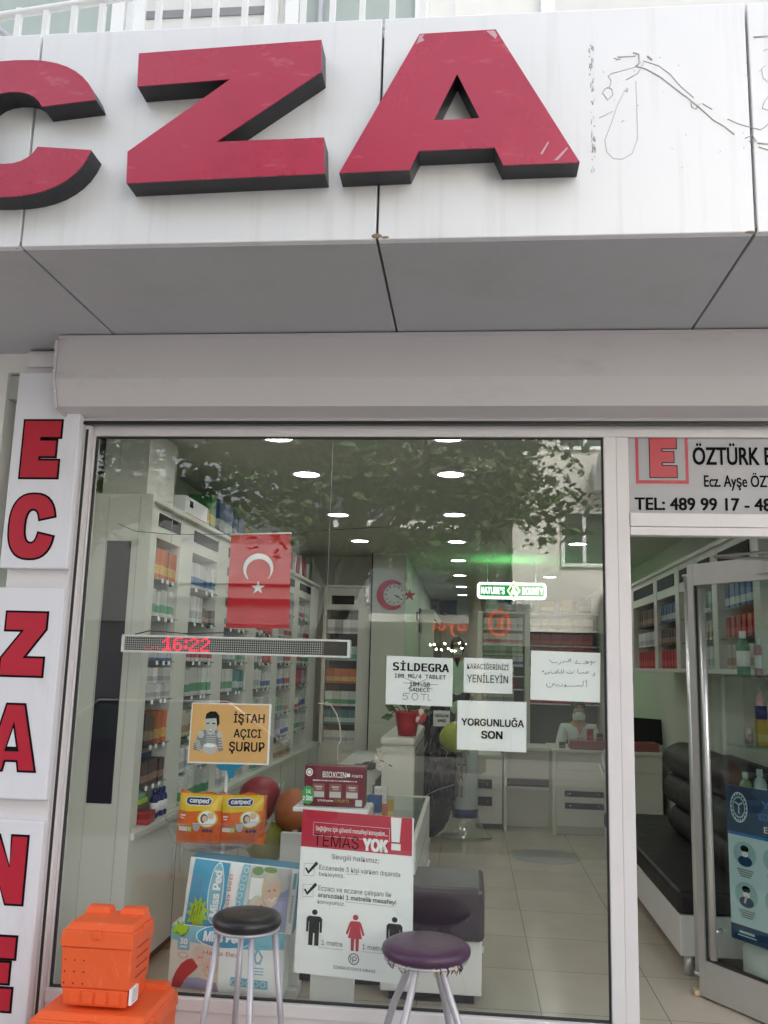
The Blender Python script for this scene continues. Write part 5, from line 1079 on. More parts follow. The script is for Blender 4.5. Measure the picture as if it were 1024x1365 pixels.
flat(k, [(sx_+(.60 if i % 2 == 0 else .24)*rr*math.cos(R(90+36*i)), sz_+(.60 if i % 2 == 0 else .24)*rr*math.sin(R(90+36*i))) for i in range(10)], yc-.012, .012, M['red_vinyl']); k.build('star', ck)
k = MB(); k.lathe([(1e-6, -.018), (rr*.97, -.018), (rr*1.05, -.010), (rr*1.05, 0)], (cp.x, yc, cp.z), M['dial'], 36, axis='y'); k.build('dial', ck)
k = MB()
for i in range(12): a = R(30*i); c0 = Vector((cp.x+rr*.80*math.sin(a), yc-.0195, cp.z+rr*.80*math.cos(a))); k.ball(c0, .008, .001, .008, M['ink'], 8, 6)
k.tube([(cp.x, yc-.021, cp.z), (cp.x+rr*.5, yc-.021, cp.z-rr*.22)], .004, M['ink'], 6); k.tube([(cp.x, yc-.022, cp.z), (cp.x+rr*.62, yc-.022, cp.z-rr*.42)], .003, M['ink'], 6); k.build('hands_and_marks', ck)
# framed pictures on the partition wall right of the column
XP = -.735
for i, (q, s, lab) in enumerate((((560, 828), (.62, .34), 'larger dark framed certificate on the side wall past the column'), ((563, 863), (.4, .12), 'small framed card low on the side wall past the column'), ((556, 822), (.3, .12), 'small upper framed card on the side wall past the column'))):
    P = PX(q[0], q[1], XP); t = thing('picture_frame', lab, 'picture', tuple(P)); y0 = P.y
    MB().box(XP+.001, XP+.02, y0-s[0]/2, y0+s[0]/2, P.z-s[1]/2, P.z+s[1]/2, M['black'] if i == 0 else M['pic_brown'], .003).build('frame', t); MB().box(XP+.0201, XP+.022, y0-s[0]/2+.03, y0+s[0]/2-.03, P.z-s[1]/2+.025, P.z+s[1]/2-.025, M['pic_mid'] if i == 0 else M['poster_pale']).build('print', t)
gc = thing('glazed_cabinet', 'tall cabinet with narrow glass doors along the deep side wall', 'cabinet', (XP+.15, 10.5, .36))
MB().box(XP+.001, XP+.20, 9.2, 12.9, .345, 2.45, M['cab'], .003).build('carcass', gc); g_ = MB()
for i in range(6): g_.box(XP+.201, XP+.206, 9.3+i*.6, 9.78+i*.6, 1.5, 2.32, M['pane']); g_.box(XP+.201, XP+.206, 9.3+i*.6, 9.78+i*.6, .5, 1.4, M['pane'])
g_.build('glass_doors', gc)
dp = thing('dark_picture', 'dark wall panel with pink flowers on the back wall of the passage', 'picture', tuple(PY(597, 810, 12.97))); a, b = PY(586, 819, 12.97), PY(609, 800, 12.97); MB().box(a.x, b.x, 12.96, 12.99, a.z, b.z, M['screen'], .004).build('panel', dp)
k = MB(); 
for q in ((583, 800), (589, 798), (578, 812), (593, 818), (584, 774), (580, 809)): P = PY(q[0], q[1], 12.9); k.ball(P, .05, .03, .04, M['bottle_p'], 10, 8)
k.build('flowers', dp)
MB().box(-.53, .25, 12.95, 12.99, 1.72, 2.02, M['pic_mid']).build('hatch_panel', dp) if False else None

# ---- back shelving with red and white rows
bsY = 10.0
bk_ = thing('back_shelving', 'white shelving full of red and white rows at the back of the shop', 'shelving', (1.0, bsY, .345))
X0, X1 = PY(640, 850, bsY).x, PY(803, 850, bsY).x; Xm = PY(703, 850, bsY).x
for x in (X0, Xm, X1): MB().box(x-.04, x+.04, bsY-.02, bsY+.35, .345, 2.46, M['cab'], .003).build('upright', bk_)
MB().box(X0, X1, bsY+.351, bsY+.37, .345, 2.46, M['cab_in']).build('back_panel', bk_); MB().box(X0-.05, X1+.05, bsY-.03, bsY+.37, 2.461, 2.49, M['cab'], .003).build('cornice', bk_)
bz = [2.22, 1.98, 1.83, 1.66, 1.50, 1.30, 1.1]
for z in bz:
    for a, b in ((X0+.041, Xm-.041), (Xm+.041, X1-.041)): MB().box(a, b, bsY-.01, bsY+.35, z-.018, z, M['cab']).build('shelf', bk_)
nl = ['top', 'second', 'third', 'fourth', 'fifth', 'sixth', 'lowest']
for j, z in enumerate(bz):
    for half, (a, b) in (('left', (X0+.05, Xm-.05)), ('right', (Xm+.05, X1-.05))):
        k = (['white', 'white red-banded', 'white', 'white blue-banded', 'white', 'red', 'white'] if half == 'left' else ['cream', 'red', 'red', 'red', 'white', 'white', 'red'])[j]
        h = min(.17, ([2.45]+bz)[j]-z-.03); wv = .088 if (half == 'left' and j < 4) else .16; x = a+wv/2
        lab = f'{k} box on the {nl[j]} shelf, {half} half of the back shelving'
        while x+wv/2 < b: place(carton_obj(wv*.95, .2, round(h, 3), k), 'stock_box', (x, bsY+.12, z+.0008), 0, lab, 'box', f'{k} boxes, {nl[j]} shelf, {half} half of back shelving'); x += wv
for i in range(6): place(carton_obj(.18, .2, (.26, .22, .25, .18, .2, .24)[i], ('pale green', 'teal', 'white', 'yellow', 'yellow', 'dark brown')[i]), 'storage_box', (X0+.18+i*.29, bsY+.1, 2.4905), 0, f'{("pale green", "teal", "white", "mustard yellow", "mustard yellow", "dark brown")[i]} box on top of the back shelving, {ordn[i]} from the left', 'box', 'boxes on top of the back shelving')

# ---- green backlit sign hanging before the back shelving
gs = thing('backlit_sign', 'green and white backlit sign hanging under the ceiling before the back shelving', 'sign', tuple(PY(682, 797, 6.3)))
a, b = PY(636, 797.5, 6.3), PY(728.5, 777.5, 6.3); sw, shh = b.x-a.x, b.z-a.z; cz0 = (a.z+b.z)/2
def rrect(x0, x1, z0, z1, r, n=5): return [(x+r*math.cos(R(t)), z+r*math.sin(R(t))) for (x, z, t0) in ((x1-r, z1-r, 0), (x0+r, z1-r, 90), (x0+r, z0+r, 180), (x1-r, z0+r, 270)) for t in [t0+90*i/n for i in range(n+1)]]
k = MB(); flat(k, rrect(a.x, b.x, a.z, b.z, .045), 6.3, .06, M['sign_white']); k.build('case', gs)
k = MB(); flat(k, rrect(a.x+.028, b.x-.028, a.z+.03, b.z-.03, .025), 6.2965, .003, M['sign_green']); k.build('green_field', gs)
p = Page((a.x, 6.296, b.z), (b.x, 6.296, b.z), (b.x, 6.296, a.z), (a.x, 6.296, a.z), .0006)
p.text("NATURE'S", .055, .40, .29, .72, M['sign_white'], .03); p.text('BOUNTY', .655, .955, .29, .72, M['sign_white'], .03)
cu = .528
for s, m, lf in ((1.0, 'sign_white', .001), (.86, 'sign_yellow', .002), (.70, 'sign_green', .003)): p.poly([(cu-.095*s, .5), (cu, .5+.62*s), (cu+.095*s, .5), (cu, .5-.62*s)], M[m], lf)
for dx, dv2 in ((-.02, .1), (.02, .1), (0, -.16)): p.oval(cu+dx, .5+dv2, .02, .14, M['sign_white'], .004, 14)
p.build('lettering', gs)
MB().tube([(a.x+.05, 6.385, b.z-.01), (b.x-.05, 6.385, b.z-.01)], .011, M['neon'], 10).build('neon_tube', gs)
for x in (a.x+.12, b.x-.12): MB().tube([(x, 6.33, b.z), (x, 6.33, CZ-.001)], .003, M['grey_leg'], 6).build('hanger', gs)

# ---- service desk
dk = thing('service_desk', 'white service desk with dark aubergine drawer strips before the back shelving', 'desk', (1.1, 5.4, .003))
yd = 5.3; dz = .83
xl, xr, xL2 = PY(738, 1060, yd).x, 1.92, PY(672, 1060, yd).x
MB().box(xl, xr, yd, yd+.65, .08, dz-.03, M['cab'], .003).build('body', dk); MB().box(xl-.02, xr, yd-.03, yd+.68, dz-.029, dz, M['cab'], .004).build('desk_top', dk); MB().box(xl+.02, xr, yd+.04, yd+.6, .003, .079, M['cab']).build('plinth', dk)
MB().box(xl+.04, xr, yd-.015, yd-.0005, dz-.20, dz-.06, M['cab'], .003).build('apron', dk); MB().box(xl-.012, xl+.02, yd-.03, yd, .003, dz-.03, M['cab'], .003).build('leg', dk)
for z in (.40, .285):
    h_ = MB().box(PY(753, 1066, yd).x, PY(805, 1066, yd).x, yd-.012, yd-.0005, z-.03, z+.025, M['purple_dark'], .003).build('drawer_strip', dk)
    s_ = MB(); 
    for px in (760, 798): s_.ball((PY(px, 1066, yd).x, yd-.013, z), .006, .003, .006, M['chrome'], 8, 6)
    s_.build('studs', h_)
MB().box(1.02, xr-.02, yd-.02, yd+.25, dz+.0005, dz+.085, M['maroon_l'], .01).build('clutter_tray', dk)
d2 = thing('return_desk', 'lower white desk section with a dark shelf strip left of the service desk', 'desk', (.6, 5.5, .003))
MB().box(xL2+.03, xl-.025, yd+.05, yd+.55, .80, .83, M['cab'], .003).build('desk_top', d2); MB().box(xL2, xL2+.03, yd+.02, yd+.55, .003, .83, M['cab'], .003).build('leg', d2)
MB().box(xL2+.031, xl-.03, yd+.2, yd+.22, .50, .79, M['cab'], .002).build('modesty_panel', d2); MB().box(xL2+.031, xl-.03, yd+.18, yd+.199, .43, .50, M['purple_dark']).build('shelf_strip', d2); MB().box(xL2+.031, xl-.03, yd+.14, yd+.3, .405, .428, M['cab']).build('shelf', d2); MB().box(xL2+.031, xl-.03, yd+.35, yd+.37, .003, .40, M['cab']).build('back_panel', d2)
d3 = thing('drawer_cabinet', 'grey white drawer cabinet with two dark handles behind the printed cylinder', 'cabinet', (.15, 5.6, .003))
xa3 = PY(632, 1060, 5.45).x; xb3 = xL2-.01
MB().box(xa3, xb3, 5.45, 5.95, .05, .70, M['cab'], .003).build('carcass', d3); MB().box(xa3-.01, xb3, 5.43, 5.97, .701, .73, M['cab'], .004).build('top', d3); MB().box(xa3+.02, xb3-.02, 5.5, 5.9, .003, .049, M['black']).build('plinth', d3)
for py in (1045, 1068):
    P = PY(650, py, 5.45); h_ = MB().box(PY(636, py, 5.45).x, PY(656, py, 5.45).x, 5.436, 5.4495, P.z-.045, P.z+.045, M['purple_dark'], .003).build('handle', d3); MB().ball((P.x, 5.434, P.z), .007, .003, .007, M['chrome'], 8, 6).build('stud', h_)
mn = thing('monitor', 'black computer monitor seen from behind on the desk beside the dark sofa', 'monitor', (1.80, 5.6, dz))
mz = PY(860, 975, 5.5).z
k = MB(); k.box(-.19, .19, -.02, .02, -.13, .13, M['screen'], .008); k.box(-.12, .12, .0, .045, -.09, .07, M['black'], .01); q = Matrix.Rotation(R(-12), 3, 'X') @ Matrix.Rotation(R(14), 3, 'Z'); k.v = [q @ v+Vector((1.80, 5.55, mz)) for v in k.v]; k.build('screen', mn)
k = MB(); k.tube([(1.80, 5.58, dz+.012), (1.80, 5.57, mz-.05)], .02, M['black'], 10); k.lathe([(.10, dz+.001), (.10, dz+.008), (.03, dz+.02), (1e-6, dz+.02)], (1.80, 5.58, 0), M['black'], 20); k.build('stand', mn)
tag(MB().tube([(1.62, 5.5, dz+.004), (1.7, 5.45, dz+.03), (1.78, 5.48, dz+.05), (1.86, 5.45, dz+.02), (1.9, 5.5, dz+.006)], .008, M['black'], 6).build('cable', loc=(1.7, 5.5, dz)), 'tangle of black cable under the monitor', 'cable')
tag(MB().tube([PY(807, 1028, 4.8), PY(803, 1005, 4.8), PY(806, 1000, 4.8), PY(815, 1003, 4.8), PY(818, 1012, 4.8)][::-1]+[PY(800, 1018, 4.8), PY(805, 1035, 4.8), PY(813, 1050, 4.8)], .012, M['white'], 8).build('chair_arm', loc=tuple(PY(810, 1020, 4.8))), 'curved white tubular arm at the right end of the service desk', 'arm')
# clutter of small goods on the desk
rng2 = random.Random(5)
for i in range(8):
    x = xl+.10+i*.095; place(carton_obj(.06, .04, (.06, .09, .05, .11, .07)[i % 5], ('dark brown', 'cream', 'white', 'red')[i % 4]), 'small_carton', (x, yd+.13, dz+.0855) if x > 1.1 else (x, yd+.10, dz+.0005), rng2.uniform(-.3, .3), f'small {("dark brown", "cream", "white", "red")[i % 4]} packet in the clutter along the service desk front', 'packet', f'{("dark brown", "cream", "white", "red")[i % 4]} packets on the service desk')

# ---- people
def skin_mesh(name, joints, edges, parent, m, sub=2):
    me = bpy.data.meshes.new(name); off = Vector(parent['_o'])
    me.from_pydata([Vector(j[:3])-off for j in joints], edges, []); o = bpy.data.objects.new(name, me); COL.objects.link(o)
    sk = o.modifiers.new('s', 'SKIN'); sk.use_smooth_shade = True
    for v, j in zip(me.skin_vertices[0].data, joints):
        rx = j[3]; ry = j[4] if len(j) > 4 else rx; v.radius = (rx, ry); v.use_root = False
    me.skin_vertices[0].data[0].use_root = True
    if sub: o.modifiers.new('u', 'SUBSURF').render_levels = sub; o.modifiers['u'].levels = sub
    bpy.context.view_layer.update()
    m2 = bpy.data.meshes.new_from_object(o.evaluated_get(bpy.context.evaluated_depsgraph_get())); bpy.data.objects.remove(o)
    for pl in m2.polygons: pl.use_smooth = True
    m2.materials.clear(); m2.materials.append(m); o = bpy.data.objects.new(name, m2); COL.objects.link(o); o.parent = parent; o['_o'] = tuple(off); return o
def person(label, x, y, zf, seat=None, hijab=False, arms=None, h=1.66, yaw=0):
    """faces the street (-y); seat = seat height or None"""
    t = thing('person', label, 'person', (x, y, zf)); s = h/1.66
    hip = (seat+.10) if seat else .88*s; dzv = hip-.88*s
    J = []; E = []
    def add(px, py, pz, r, r2=None, par=None):
        J.append((x+px, y+py, zf+pz, r, r2 or r)); 
        if par is not None: E.append((par, len(J)-1))
        return len(J)-1
    Z = lambda v: v*s+dzv
    pel = add(0, 0, Z(.90), .125, .10); wai = add(0, 0, Z(1.06), .105, .085, pel); che = add(0, 0, Z(1.24), .125, .095, wai); sh = add(0, .005, Z(1.36), .085, .07, che); nk = add(0, -.005, Z(1.42), .047, .05, sh)
    jaw = add(0, -.03, Z(1.485), .055, .066, nk); hd = add(0, -.018, Z(1.56), .072, .09, jaw); tp_ = add(0, -.01, Z(1.62), .058, .072, hd)
    nose = add(0, -.108, Z(1.525), .011, .011, jaw)
    hands = []
    for sg in (-1, 1):
        a = add(sg*.155, .005, Z(1.345), .055, .055, sh)
        if seat: e_ = add(sg*.23, -.06, Z(1.08), .040, .040, a); w_ = add(sg*.12, -.27, Z(1.00), .026, .026, e_); hv = Vector((-sg*.05, -.07, 0))
        else: e_ = add(sg*.22, .03, Z(1.08), .040, .040, a); w_ = add(sg*.215, -.03, Z(.86), .026, .026, e_); hv = Vector((0, -.015, -.085))
        wp = Vector(J[w_][:3])-Vector((x, y, zf)); pm = add(*(wp+hv*.6), .026, .014, w_)
        pmv = wp+hv*.6; d = hv.normalized(); side = d.cross(Vector((0, 0, 1)) if seat else Vector((1, 0, 0))).normalized()
        for q, ln in enumerate((.060, .070, .066, .052)):
            b0 = pmv+side*(q-1.5)*.017+d*.035; f1 = add(*b0, .0085, .0085, pm); f2 = add(*(b0+d*ln*.5+Vector((0, 0, -.006))), .008, .008, f1); add(*(b0+d*ln*.9+Vector((0, -.004, -.02))), .007, .007, f2)
        th = pmv-side*.032*sg; th1 = add(*th, .010, .010, pm); add(*(th+d*.035-side*.012*sg), .0085, .0085, th1)
        hi = add(sg*.09, 0, Z(.86), .088, .088, pel)
        if seat: kn = add(sg*.10, -.40, Z(.86), .062, .062, hi); an = add(sg*.10, -.38, .09, .038, .038, kn)
        else: kn = add(sg*.095, -.01, Z(.48), .06, .06, hi); an = add(sg*.095, .02, .09, .04, .04, kn)
        to = add(sg*.10, J[an][1]-y-.13, .04, .038, .032, an)
    skin_mesh('body', J, E, t, M['skin'])
    fx, fy, fz = x, y-.018, zf+Z(1.55)
    ey = MB()
    for sg in (-1, 1): ey.ball((x+sg*.031, y-.098, zf+Z(1.553)), .011, .006, .006, M['paper'], 10, 8); ey.ball((x+sg*.031, y-.103, zf+Z(1.553)), .0055, .004, .0055, M['ink'], 8, 6); ey.tube([(x+sg*.05, y-.088, zf+Z(1.576)), (x+sg*.032, y-.10, zf+Z(1.582)), (x+sg*.015, y-.10, zf+Z(1.577))], .0045, M['hair'], 6)
    ey.build('eyes', t)
    k = MB(); vs = []; fs = []; n = 10
    for j in range(n+1):
        for i in range(n+1):
            a = R(-80+160*i/n); v = j/n; rr_ = .078*(1-.12*(2*v-1)**2)+ .012*max(0, 1-abs(i-n/2)/3)
            vs.append((x+rr_*.93*math.sin(a), y-.028-rr_*1.12*math.cos(a), zf+Z(1.445)+.088*v*s-.008*abs(math.sin(a))))
    fs = [[j*(n+1)+i, j*(n+1)+i+1, (j+1)*(n+1)+i+1, (j+1)*(n+1)+i] for j in range(n) for i in range(n)]; k.add(vs, fs, M['mask'], True); k.add([Vector(v)+Vector((0, .004, 0)) for v in vs], [f[::-1] for f in fs], M['mask'], True); k.build('face_mask', t)
    k = MB(); vs = []; fs = []; nr, ns = 14, 26; m_ = M['cloth_dark'] if hijab else M['hair']
    for j in range(nr+1):
        for i in range(ns):
            a = 2*math.pi*i/ns; ph = math.pi*j/nr*.98; front = max(0, -math.sin(a)); ph2 = min(ph, math.pi*(.98-.62*front**.7)) if front > 0 else ph
            rr_ = .092 if not hijab else .102; r_ = math.sin(ph2)*rr_; zz_ = math.cos(ph2)*(.115 if not hijab else .125)
            if ph2 > math.pi*.55: zz_ -= (.10 if hijab else .05)*(ph2/math.pi-.55)*2; r_ = max(r_, rr_*.75 if ph2 < math.pi*.97 else .02)
            vs.append((x+r_*math.cos(a)*.95, y-.005+r_*math.sin(a)*1.08+.004, zf+Z(1.565)+zz_))
    fs = [[j*ns+i, j*ns+(i+1) % ns, (j+1)*ns+(i+1) % ns, (j+1)*ns+i] for j in range(nr) for i in range(ns)]; k.add(vs, fs, m_, True); k.build('headscarf' if hijab else 'hair', t)
    cj = [J[pel], J[wai], J[che], J[sh]]; cj = [(q[0], q[1], q[2], q[3]*1.16, q[4]*1.22) for q in cj]; ce = [(0, 1), (1, 2), (2, 3)]
    low = (x, y+.0, zf+Z(.62), .17, .13)
    if not seat: cj.append(low); ce.append((0, 4))
    arm_idx = [i for i, q in enumerate(J)]
    for sg, base in ((-1, 9), (1, 9+4+12+2+4)):
        a0 = len(cj)
        for j_ in (base, base+1, base+2): q = J[j_]; cj.append((q[0], q[1], q[2], q[3]*1.32, q[4]*1.32))
        ce += [(3, a0), (a0, a0+1), (a0+1, a0+2)]
    skin_mesh('coat', cj, ce, t, M['coat'])
    k = MB(); k.prism([(x-.045, y-.119, zf+Z(1.40)), (x+.045, y-.119, zf+Z(1.40)), (x+.004, y-.124, zf+Z(1.27)), (x-.004, y-.124, zf+Z(1.27))][::-1], (0, .003, 0), M['skin'] if not hijab else M['cloth_dark']); k.build('neckline', t)
    lj = [J[pel]]; le = []; 
    for base in (9, 9+22):
        b3 = base+3+1+12+2
        a0 = len(lj)
        for j_ in (b3, b3+1, b3+2): q = J[j_]; lj.append((q[0], q[1], q[2], q[3]*1.18, q[4]*1.18))
        le += [(0, a0), (a0, a0+1), (a0+1, a0+2)]
    skin_mesh('trousers', lj, le, t, M['trousers'])
    return t
wp = PY(772, 957, 6.25)
person('seated person in a white coat and pale face mask behind the service desk', wp.x, 6.3, .003, seat=.42, h=1.62)
stl = thing('office_chair', 'plain dark office chair under the person at the service desk', 'chair', (wp.x, 6.35, .003))
MB().box(wp.x-.23, wp.x+.23, 6.12, 6.56, .36, .42, M['leather'], .02).build('seat', stl); MB().box(wp.x-.2, wp.x+.2, 6.53, 6.59, .45, .85, M['leather'], .02).build('backrest', stl); k = MB().tube([(wp.x, 6.35, .06), (wp.x, 6.35, .36)], .025, M['chrome'], 10)
for i in range(5): k.tube([(wp.x, 6.35, .06), (wp.x+.25*math.cos(1.257*i), 6.35+.25*math.sin(1.257*i), .03)], .018, M['black'], 8)
k.build('base', stl)
hp = PY(610, 866, 8.4); person('standing person in a dark headscarf, face mask and white coat deep in the shop', hp.x, 8.4, .341, hijab=True, h=1.66)

# ---- sofa with white base on the right
sofa = thing('sofa', 'dark leather bench sofa with rolled back on a white base along the right wall', 'sofa', (1.5, 2.1, .003))
SX0, SX1, SY0, SY1 = 1.15, 1.99, 1.22, 3.9
MB().box(SX0, SX1, SY0, SY1, .115, .325, M['white'], .006).build('base', sofa)
MB().box(SX0-.012, 1.66, SY0-.012, SY1, .326, .445, M['leather'], .025).build('seat', sofa)
for i, (z, r, xo) in enumerate(((.545, .135, 1.66), (.765, .145, 1.635), (.975, .135, 1.63))):
    k = MB(); prof = [(1e-6, 0), (r*.7, .015), (r, .06), (r, 1.89), (r*.7, 1.935), (1e-6, 1.95)]
    k.lathe(prof, (xo, SY0, z), M['leather'], 24, axis='y', sx=1.15, sy=.92); k.build('back_roll', sofa)
MB().box(1.80, 1.99, SY0+.02, 3.1, .446, 1.02, M['leather'], .02).build('back_board', sofa)
for y in (SY0+.08, SY1-.5, SY1-.1):
    for x in (SX0+.06, 1.9): MB().lathe([(.026, .003), (.026, .114)], (x, y, 0), M['chrome'], 14).build('leg', sofa)

# ---- wall cabinets above the sofa
wc = thing('wall_cabinets', 'row of open white wall cabinets with dark inset strips above the sofa', 'cabinet', (1.8, 2.9, 1.63))
CX = 1.58; WY0, WY1 = 1.0, 5.0
MB().box(CX, 1.999, WY0, WY1, 1.62, 1.65, M['cab'], .003).build('bottom_board', wc); MB().box(CX-.02, 1.999, WY0, WY1, 2.43, 2.46, M['cab'], .003).build('cornice', wc); MB().box(1.97, 1.999, WY0, WY1, 1.651, 2.429, M['cab_in']).build('back_panel', wc)
wu = [1.0, 1.85, 2.35, 2.9, 3.7, 4.8]
for y in wu: MB().box(CX, 1.969, y, y+.12, 1.651, 2.429, M['cab'], .002).build('upright', wc)
for i in range(5):
    a, b = wu[i]+.121, wu[i+1]-.001
    MB().box(CX+.004, 1.969, a, b, 2.22, 2.429, M['cab']).build('lintel', wc); MB().box(CX-.002, CX+.0035, a+.04, b-.04, 2.29, 2.385, M['purple_dark']).build('lintel_inset', wc)
    if i < 4:
        for z in (1.84, 2.02): MB().box(CX+.01, 1.969, a, b, z-.008, z, M['shelf_glass']).build('glass_shelf', wc)
    for j, z in enumerate((1.6505, 1.841, 2.021)):
        k = (('cream', 'red', 'blue'), ('white', 'cream', 'pale green'), ('white red-banded', 'lilac', 'white'), ('red', 'dark brown', 'blue'), ('red', 'white', 'dark brown'))[i][j]
        lab = f'{k} carton, {("bottom", "middle", "top")[j]} level of the {ordn[4-i]} right wall cabinet from the desk'
        y = a+.07
        while y < b-.05: place(carton_obj(.12, .085, (.15, .13, .15)[j], k), 'skincare_box', (CX+.09, y, z), rng.uniform(-.06, .06), lab, 'carton', lab); y += .11

# ---- corner shelf with bottles behind the open door
cs = thing('corner_shelf', 'curved glass corner shelf with green-edged boards behind the open door', 'shelf', (1.75, 1.0, .9))
def qshelf(z):
    pts = [(1.99, .80, z), (1.99, 1.16, z)]+[(1.99-.56*math.cos(R(a))**.7 if a < 90 else 1.99, 1.16-.36*math.sin(R(a)) , z) for a in range(0, 91, 10)]
    k = MB(); k.prism([(1.99, 1.16, z)]+[(1.99-.58*math.cos(R(a)), 1.16-.36*math.sin(R(a)), z) for a in range(0, 91, 9)], (0, 0, -.010), M['shelf_glass']); k.build('glass_board', cs)
for z in (1.615, 1.245, .90): qshelf(z)
MB().tube([(1.97, 1.14, .6), (1.97, 1.14, 1.9)], .012, M['chrome'], 10).build('post', cs)
BL = [(1.50, 1.08, 1.6155, .035, .24, 'bottle_g', 'paper', 'green bottle'), (1.58, 1.05, 1.6155, .030, .20, 'bottle_p', 'paper', 'pink bottle'), (1.655, 1.04, 1.6155, .034, .25, 'bottle_c', 'bottle_c', 'pale tall bottle'), (1.73, 1.02, 1.6155, .03, .22, 'bottle_c', 'paper', 'pale bottle with a white cap'), (1.49, 1.10, .9005, .033, .20, 'bottle_g', 'bottle_c', 'green bottle'), (1.56, 1.08, .9005, .034, .22, 'bottle_c', 'bottle_c', 'pale bottle'), (1.64, 1.06, .9005, .03, .18, 'pack_blue', 'navy', 'blue bottle')]
for x, y, z, r, h, m, cm, lab in BL: place(bottle_mesh(h, r, M[m], M[cm]), 'bottle', (x, y, z), 0, f'{lab} on the {"top" if z > 1.5 else "lowest"} board of the corner glass shelf', 'bottle', 'bottles on the corner glass shelf')
sb_ = thing('soap_bottle', 'pink bottle with a navy label standing on a mustard carton on the corner shelf', 'bottle', (1.575, 1.06, 1.36)); MB().lathe([(.028, 1.3805), (.03, 1.39), (.03, 1.47), (.022, 1.50), (.010, 1.515), (.010, 1.53), (1e-6, 1.53)], (1.575, 1.06, 0), M['bottle_p'], 16).build('bottle', sb_); MB().lathe([(.031, 1.385), (.031, 1.455)], (1.575, 1.06, 0), M['navy'], 16).build('label', sb_); MB().lathe([(.011, 1.531), (.011, 1.56), (1e-6, 1.56)], (1.575, 1.06, 0), M['clear'], 10).build('cap', sb_)
place(carton_obj(.055, .05, .133, 'yellow'), 'carton', (1.575, 1.06, 1.2455), 0, 'mustard carton carrying the pink bottle on the corner shelf', 'carton', None) 
rb = thing('red_carton', 'red and white carton at the right edge behind the door glass', 'carton', (1.67, 1.04, 1.2455)); MB().box(1.612, 1.74, 1.01, 1.07, 1.2455, 1.405, M['paper'], .003).build('box', rb)
p = Page((1.612, 1.01, 1.405), (1.74, 1.01, 1.405), (1.74, 1.01, 1.2455), (1.612, 1.01, 1.2455)); p.rect(.03, .97, .12, .88, M['red_vinyl']); p.text('EVE', .22, .80, .34, .50, M['paper'], .03); p.rect(.2, .7, .60, .64, M['paper'], .0004); p.build('print', rb)
k = thing('glass_jar', 'small clear jar of reddish capsules beside the mustard carton', 'jar', (1.515, 1.09, 1.2455)); MB().lathe([(.024, 1.246), (.028, 1.25), (.028, 1.335), (.024, 1.34)], (1.515, 1.09, 0), M['clear'], 16).build('jar', k); MB().lathe([(.022, 1.25), (.022, 1.305), (1e-6, 1.305)], (1.515, 1.09, 0), M['bottle_p'], 12).build('capsules', k)
k = thing('white_tub', 'white tub with an orange band on the floor behind the door poster', 'tub', (1.50, .95, .003)); MB().lathe([(.12, .003), (.13, .02), (.13, .26), (.10, .28), (1e-6, .28)], (1.52, .90, 0), M['white'], 24).build('tub', k); MB().lathe([(.1312, .06), (.1312, .10)], (1.52, .90, 0), M['pack_orange'], 24).build('band', k); MB().lathe([(.1312, .004), (.1312, .058)], (1.52, .90, 0), M['navy'], 24).build('lower_band', k)

# ---- low glass-topped display, counter, pedestal with a red pot
lc = thing('display_counter', 'low white display counter with a glass top and drawer pulls behind the distance poster', 'counter', (-.6, 1.8, .003))
LX0, LX1, LY0, LY1, LZ = -.95, -.268, .80, 2.45, .715
MB().box(LX0, LX1, LY0, LY1, .06, LZ-.10, M['cab'], .003).build('body', lc); MB().box(LX0+.03, LX1-.03, LY0+.03, LY1-.03, .003, .059, M['black']).build('plinth', lc)
k = MB(); k.box(LX0, LX1, LY0, LY0+.025, LZ-.099, LZ, M['cab'], .002); k.box(LX0, LX1, LY1-.025, LY1, LZ-.099, LZ, M['cab'], .002); k.box(LX0, LX0+.025, LY0+.026, LY1-.026, LZ-.099, LZ, M['cab'], .002); k.box(LX1-.025, LX1, LY0+.026, LY1-.026, LZ-.099, LZ, M['cab'], .002); k.build('top_frame', lc)
MB().box(LX0+.0255, LX1-.0255, LY0+.0265, LY1-.0265, LZ-.012, LZ-.004, M['shelf_glass']).build('glass_top', lc); MB().box(LX0+.026, LX1-.026, LY0+.027, LY1-.027, LZ-.0995, LZ-.095, M['pic_mid']).build('tray_floor', lc)
k = MB()
for z in (.20, .34, .48): 
    for y in (1.05, 1.55, 2.1): k.tube([(LX1+.016, y-.09, z), (LX1+.016, y+.09, z)], .006, M['chrome'], 8)
    k.box(LX1+.0003, LX1+.0012, LY0+.02, LY1-.02, z+.065, z+.069, M['pic_mid'])
k.build('drawer_pulls', lc)
for i, (px, py, kk, h) in enumerate(((495, 1062, 'cream', .13), (503, 1050, 'blue', .17), (510, 1065, 'orange', .11), (508, 1045, 'white', .20), (516, 1055, 'yellow', .12))):
    P = PY(px, py, 1.15); place(carton_obj(.075, .05, h, kk), 'medicine_carton', (P.x-.02, 1.15+i*.07, LZ-.0035), rng.uniform(-.4, .4), f'{kk} carton leaning in the cluster on the display counter beside the maroon carton', 'carton', 'loose cartons on the display counter')
nwp = thing('newspaper', 'folded grey printed leaflet lying on the glass top of the display counter', 'leaflet', (-.42, 1.1, LZ)); MB().box(-.50, -.30, .95, 1.12, LZ-.0035, LZ+.003, M['pic_light'], .001).build('leaflet', nwp)
ct = thing('long_counter', 'long low white counter with a pale top running back from the display', 'counter', (-1.0, 3.6, .003)); MB().box(-1.12, -.72, 2.9, 5.2, .06, .72, M['cab'], .003).build('body', ct); MB().box(-1.14, -.70, 2.88, 5.22, .721, .75, M['cab'], .004).build('top', ct); MB().box(-1.08, -.76, 2.95, 5.1, .003, .059, M['black']).build('plinth', ct)
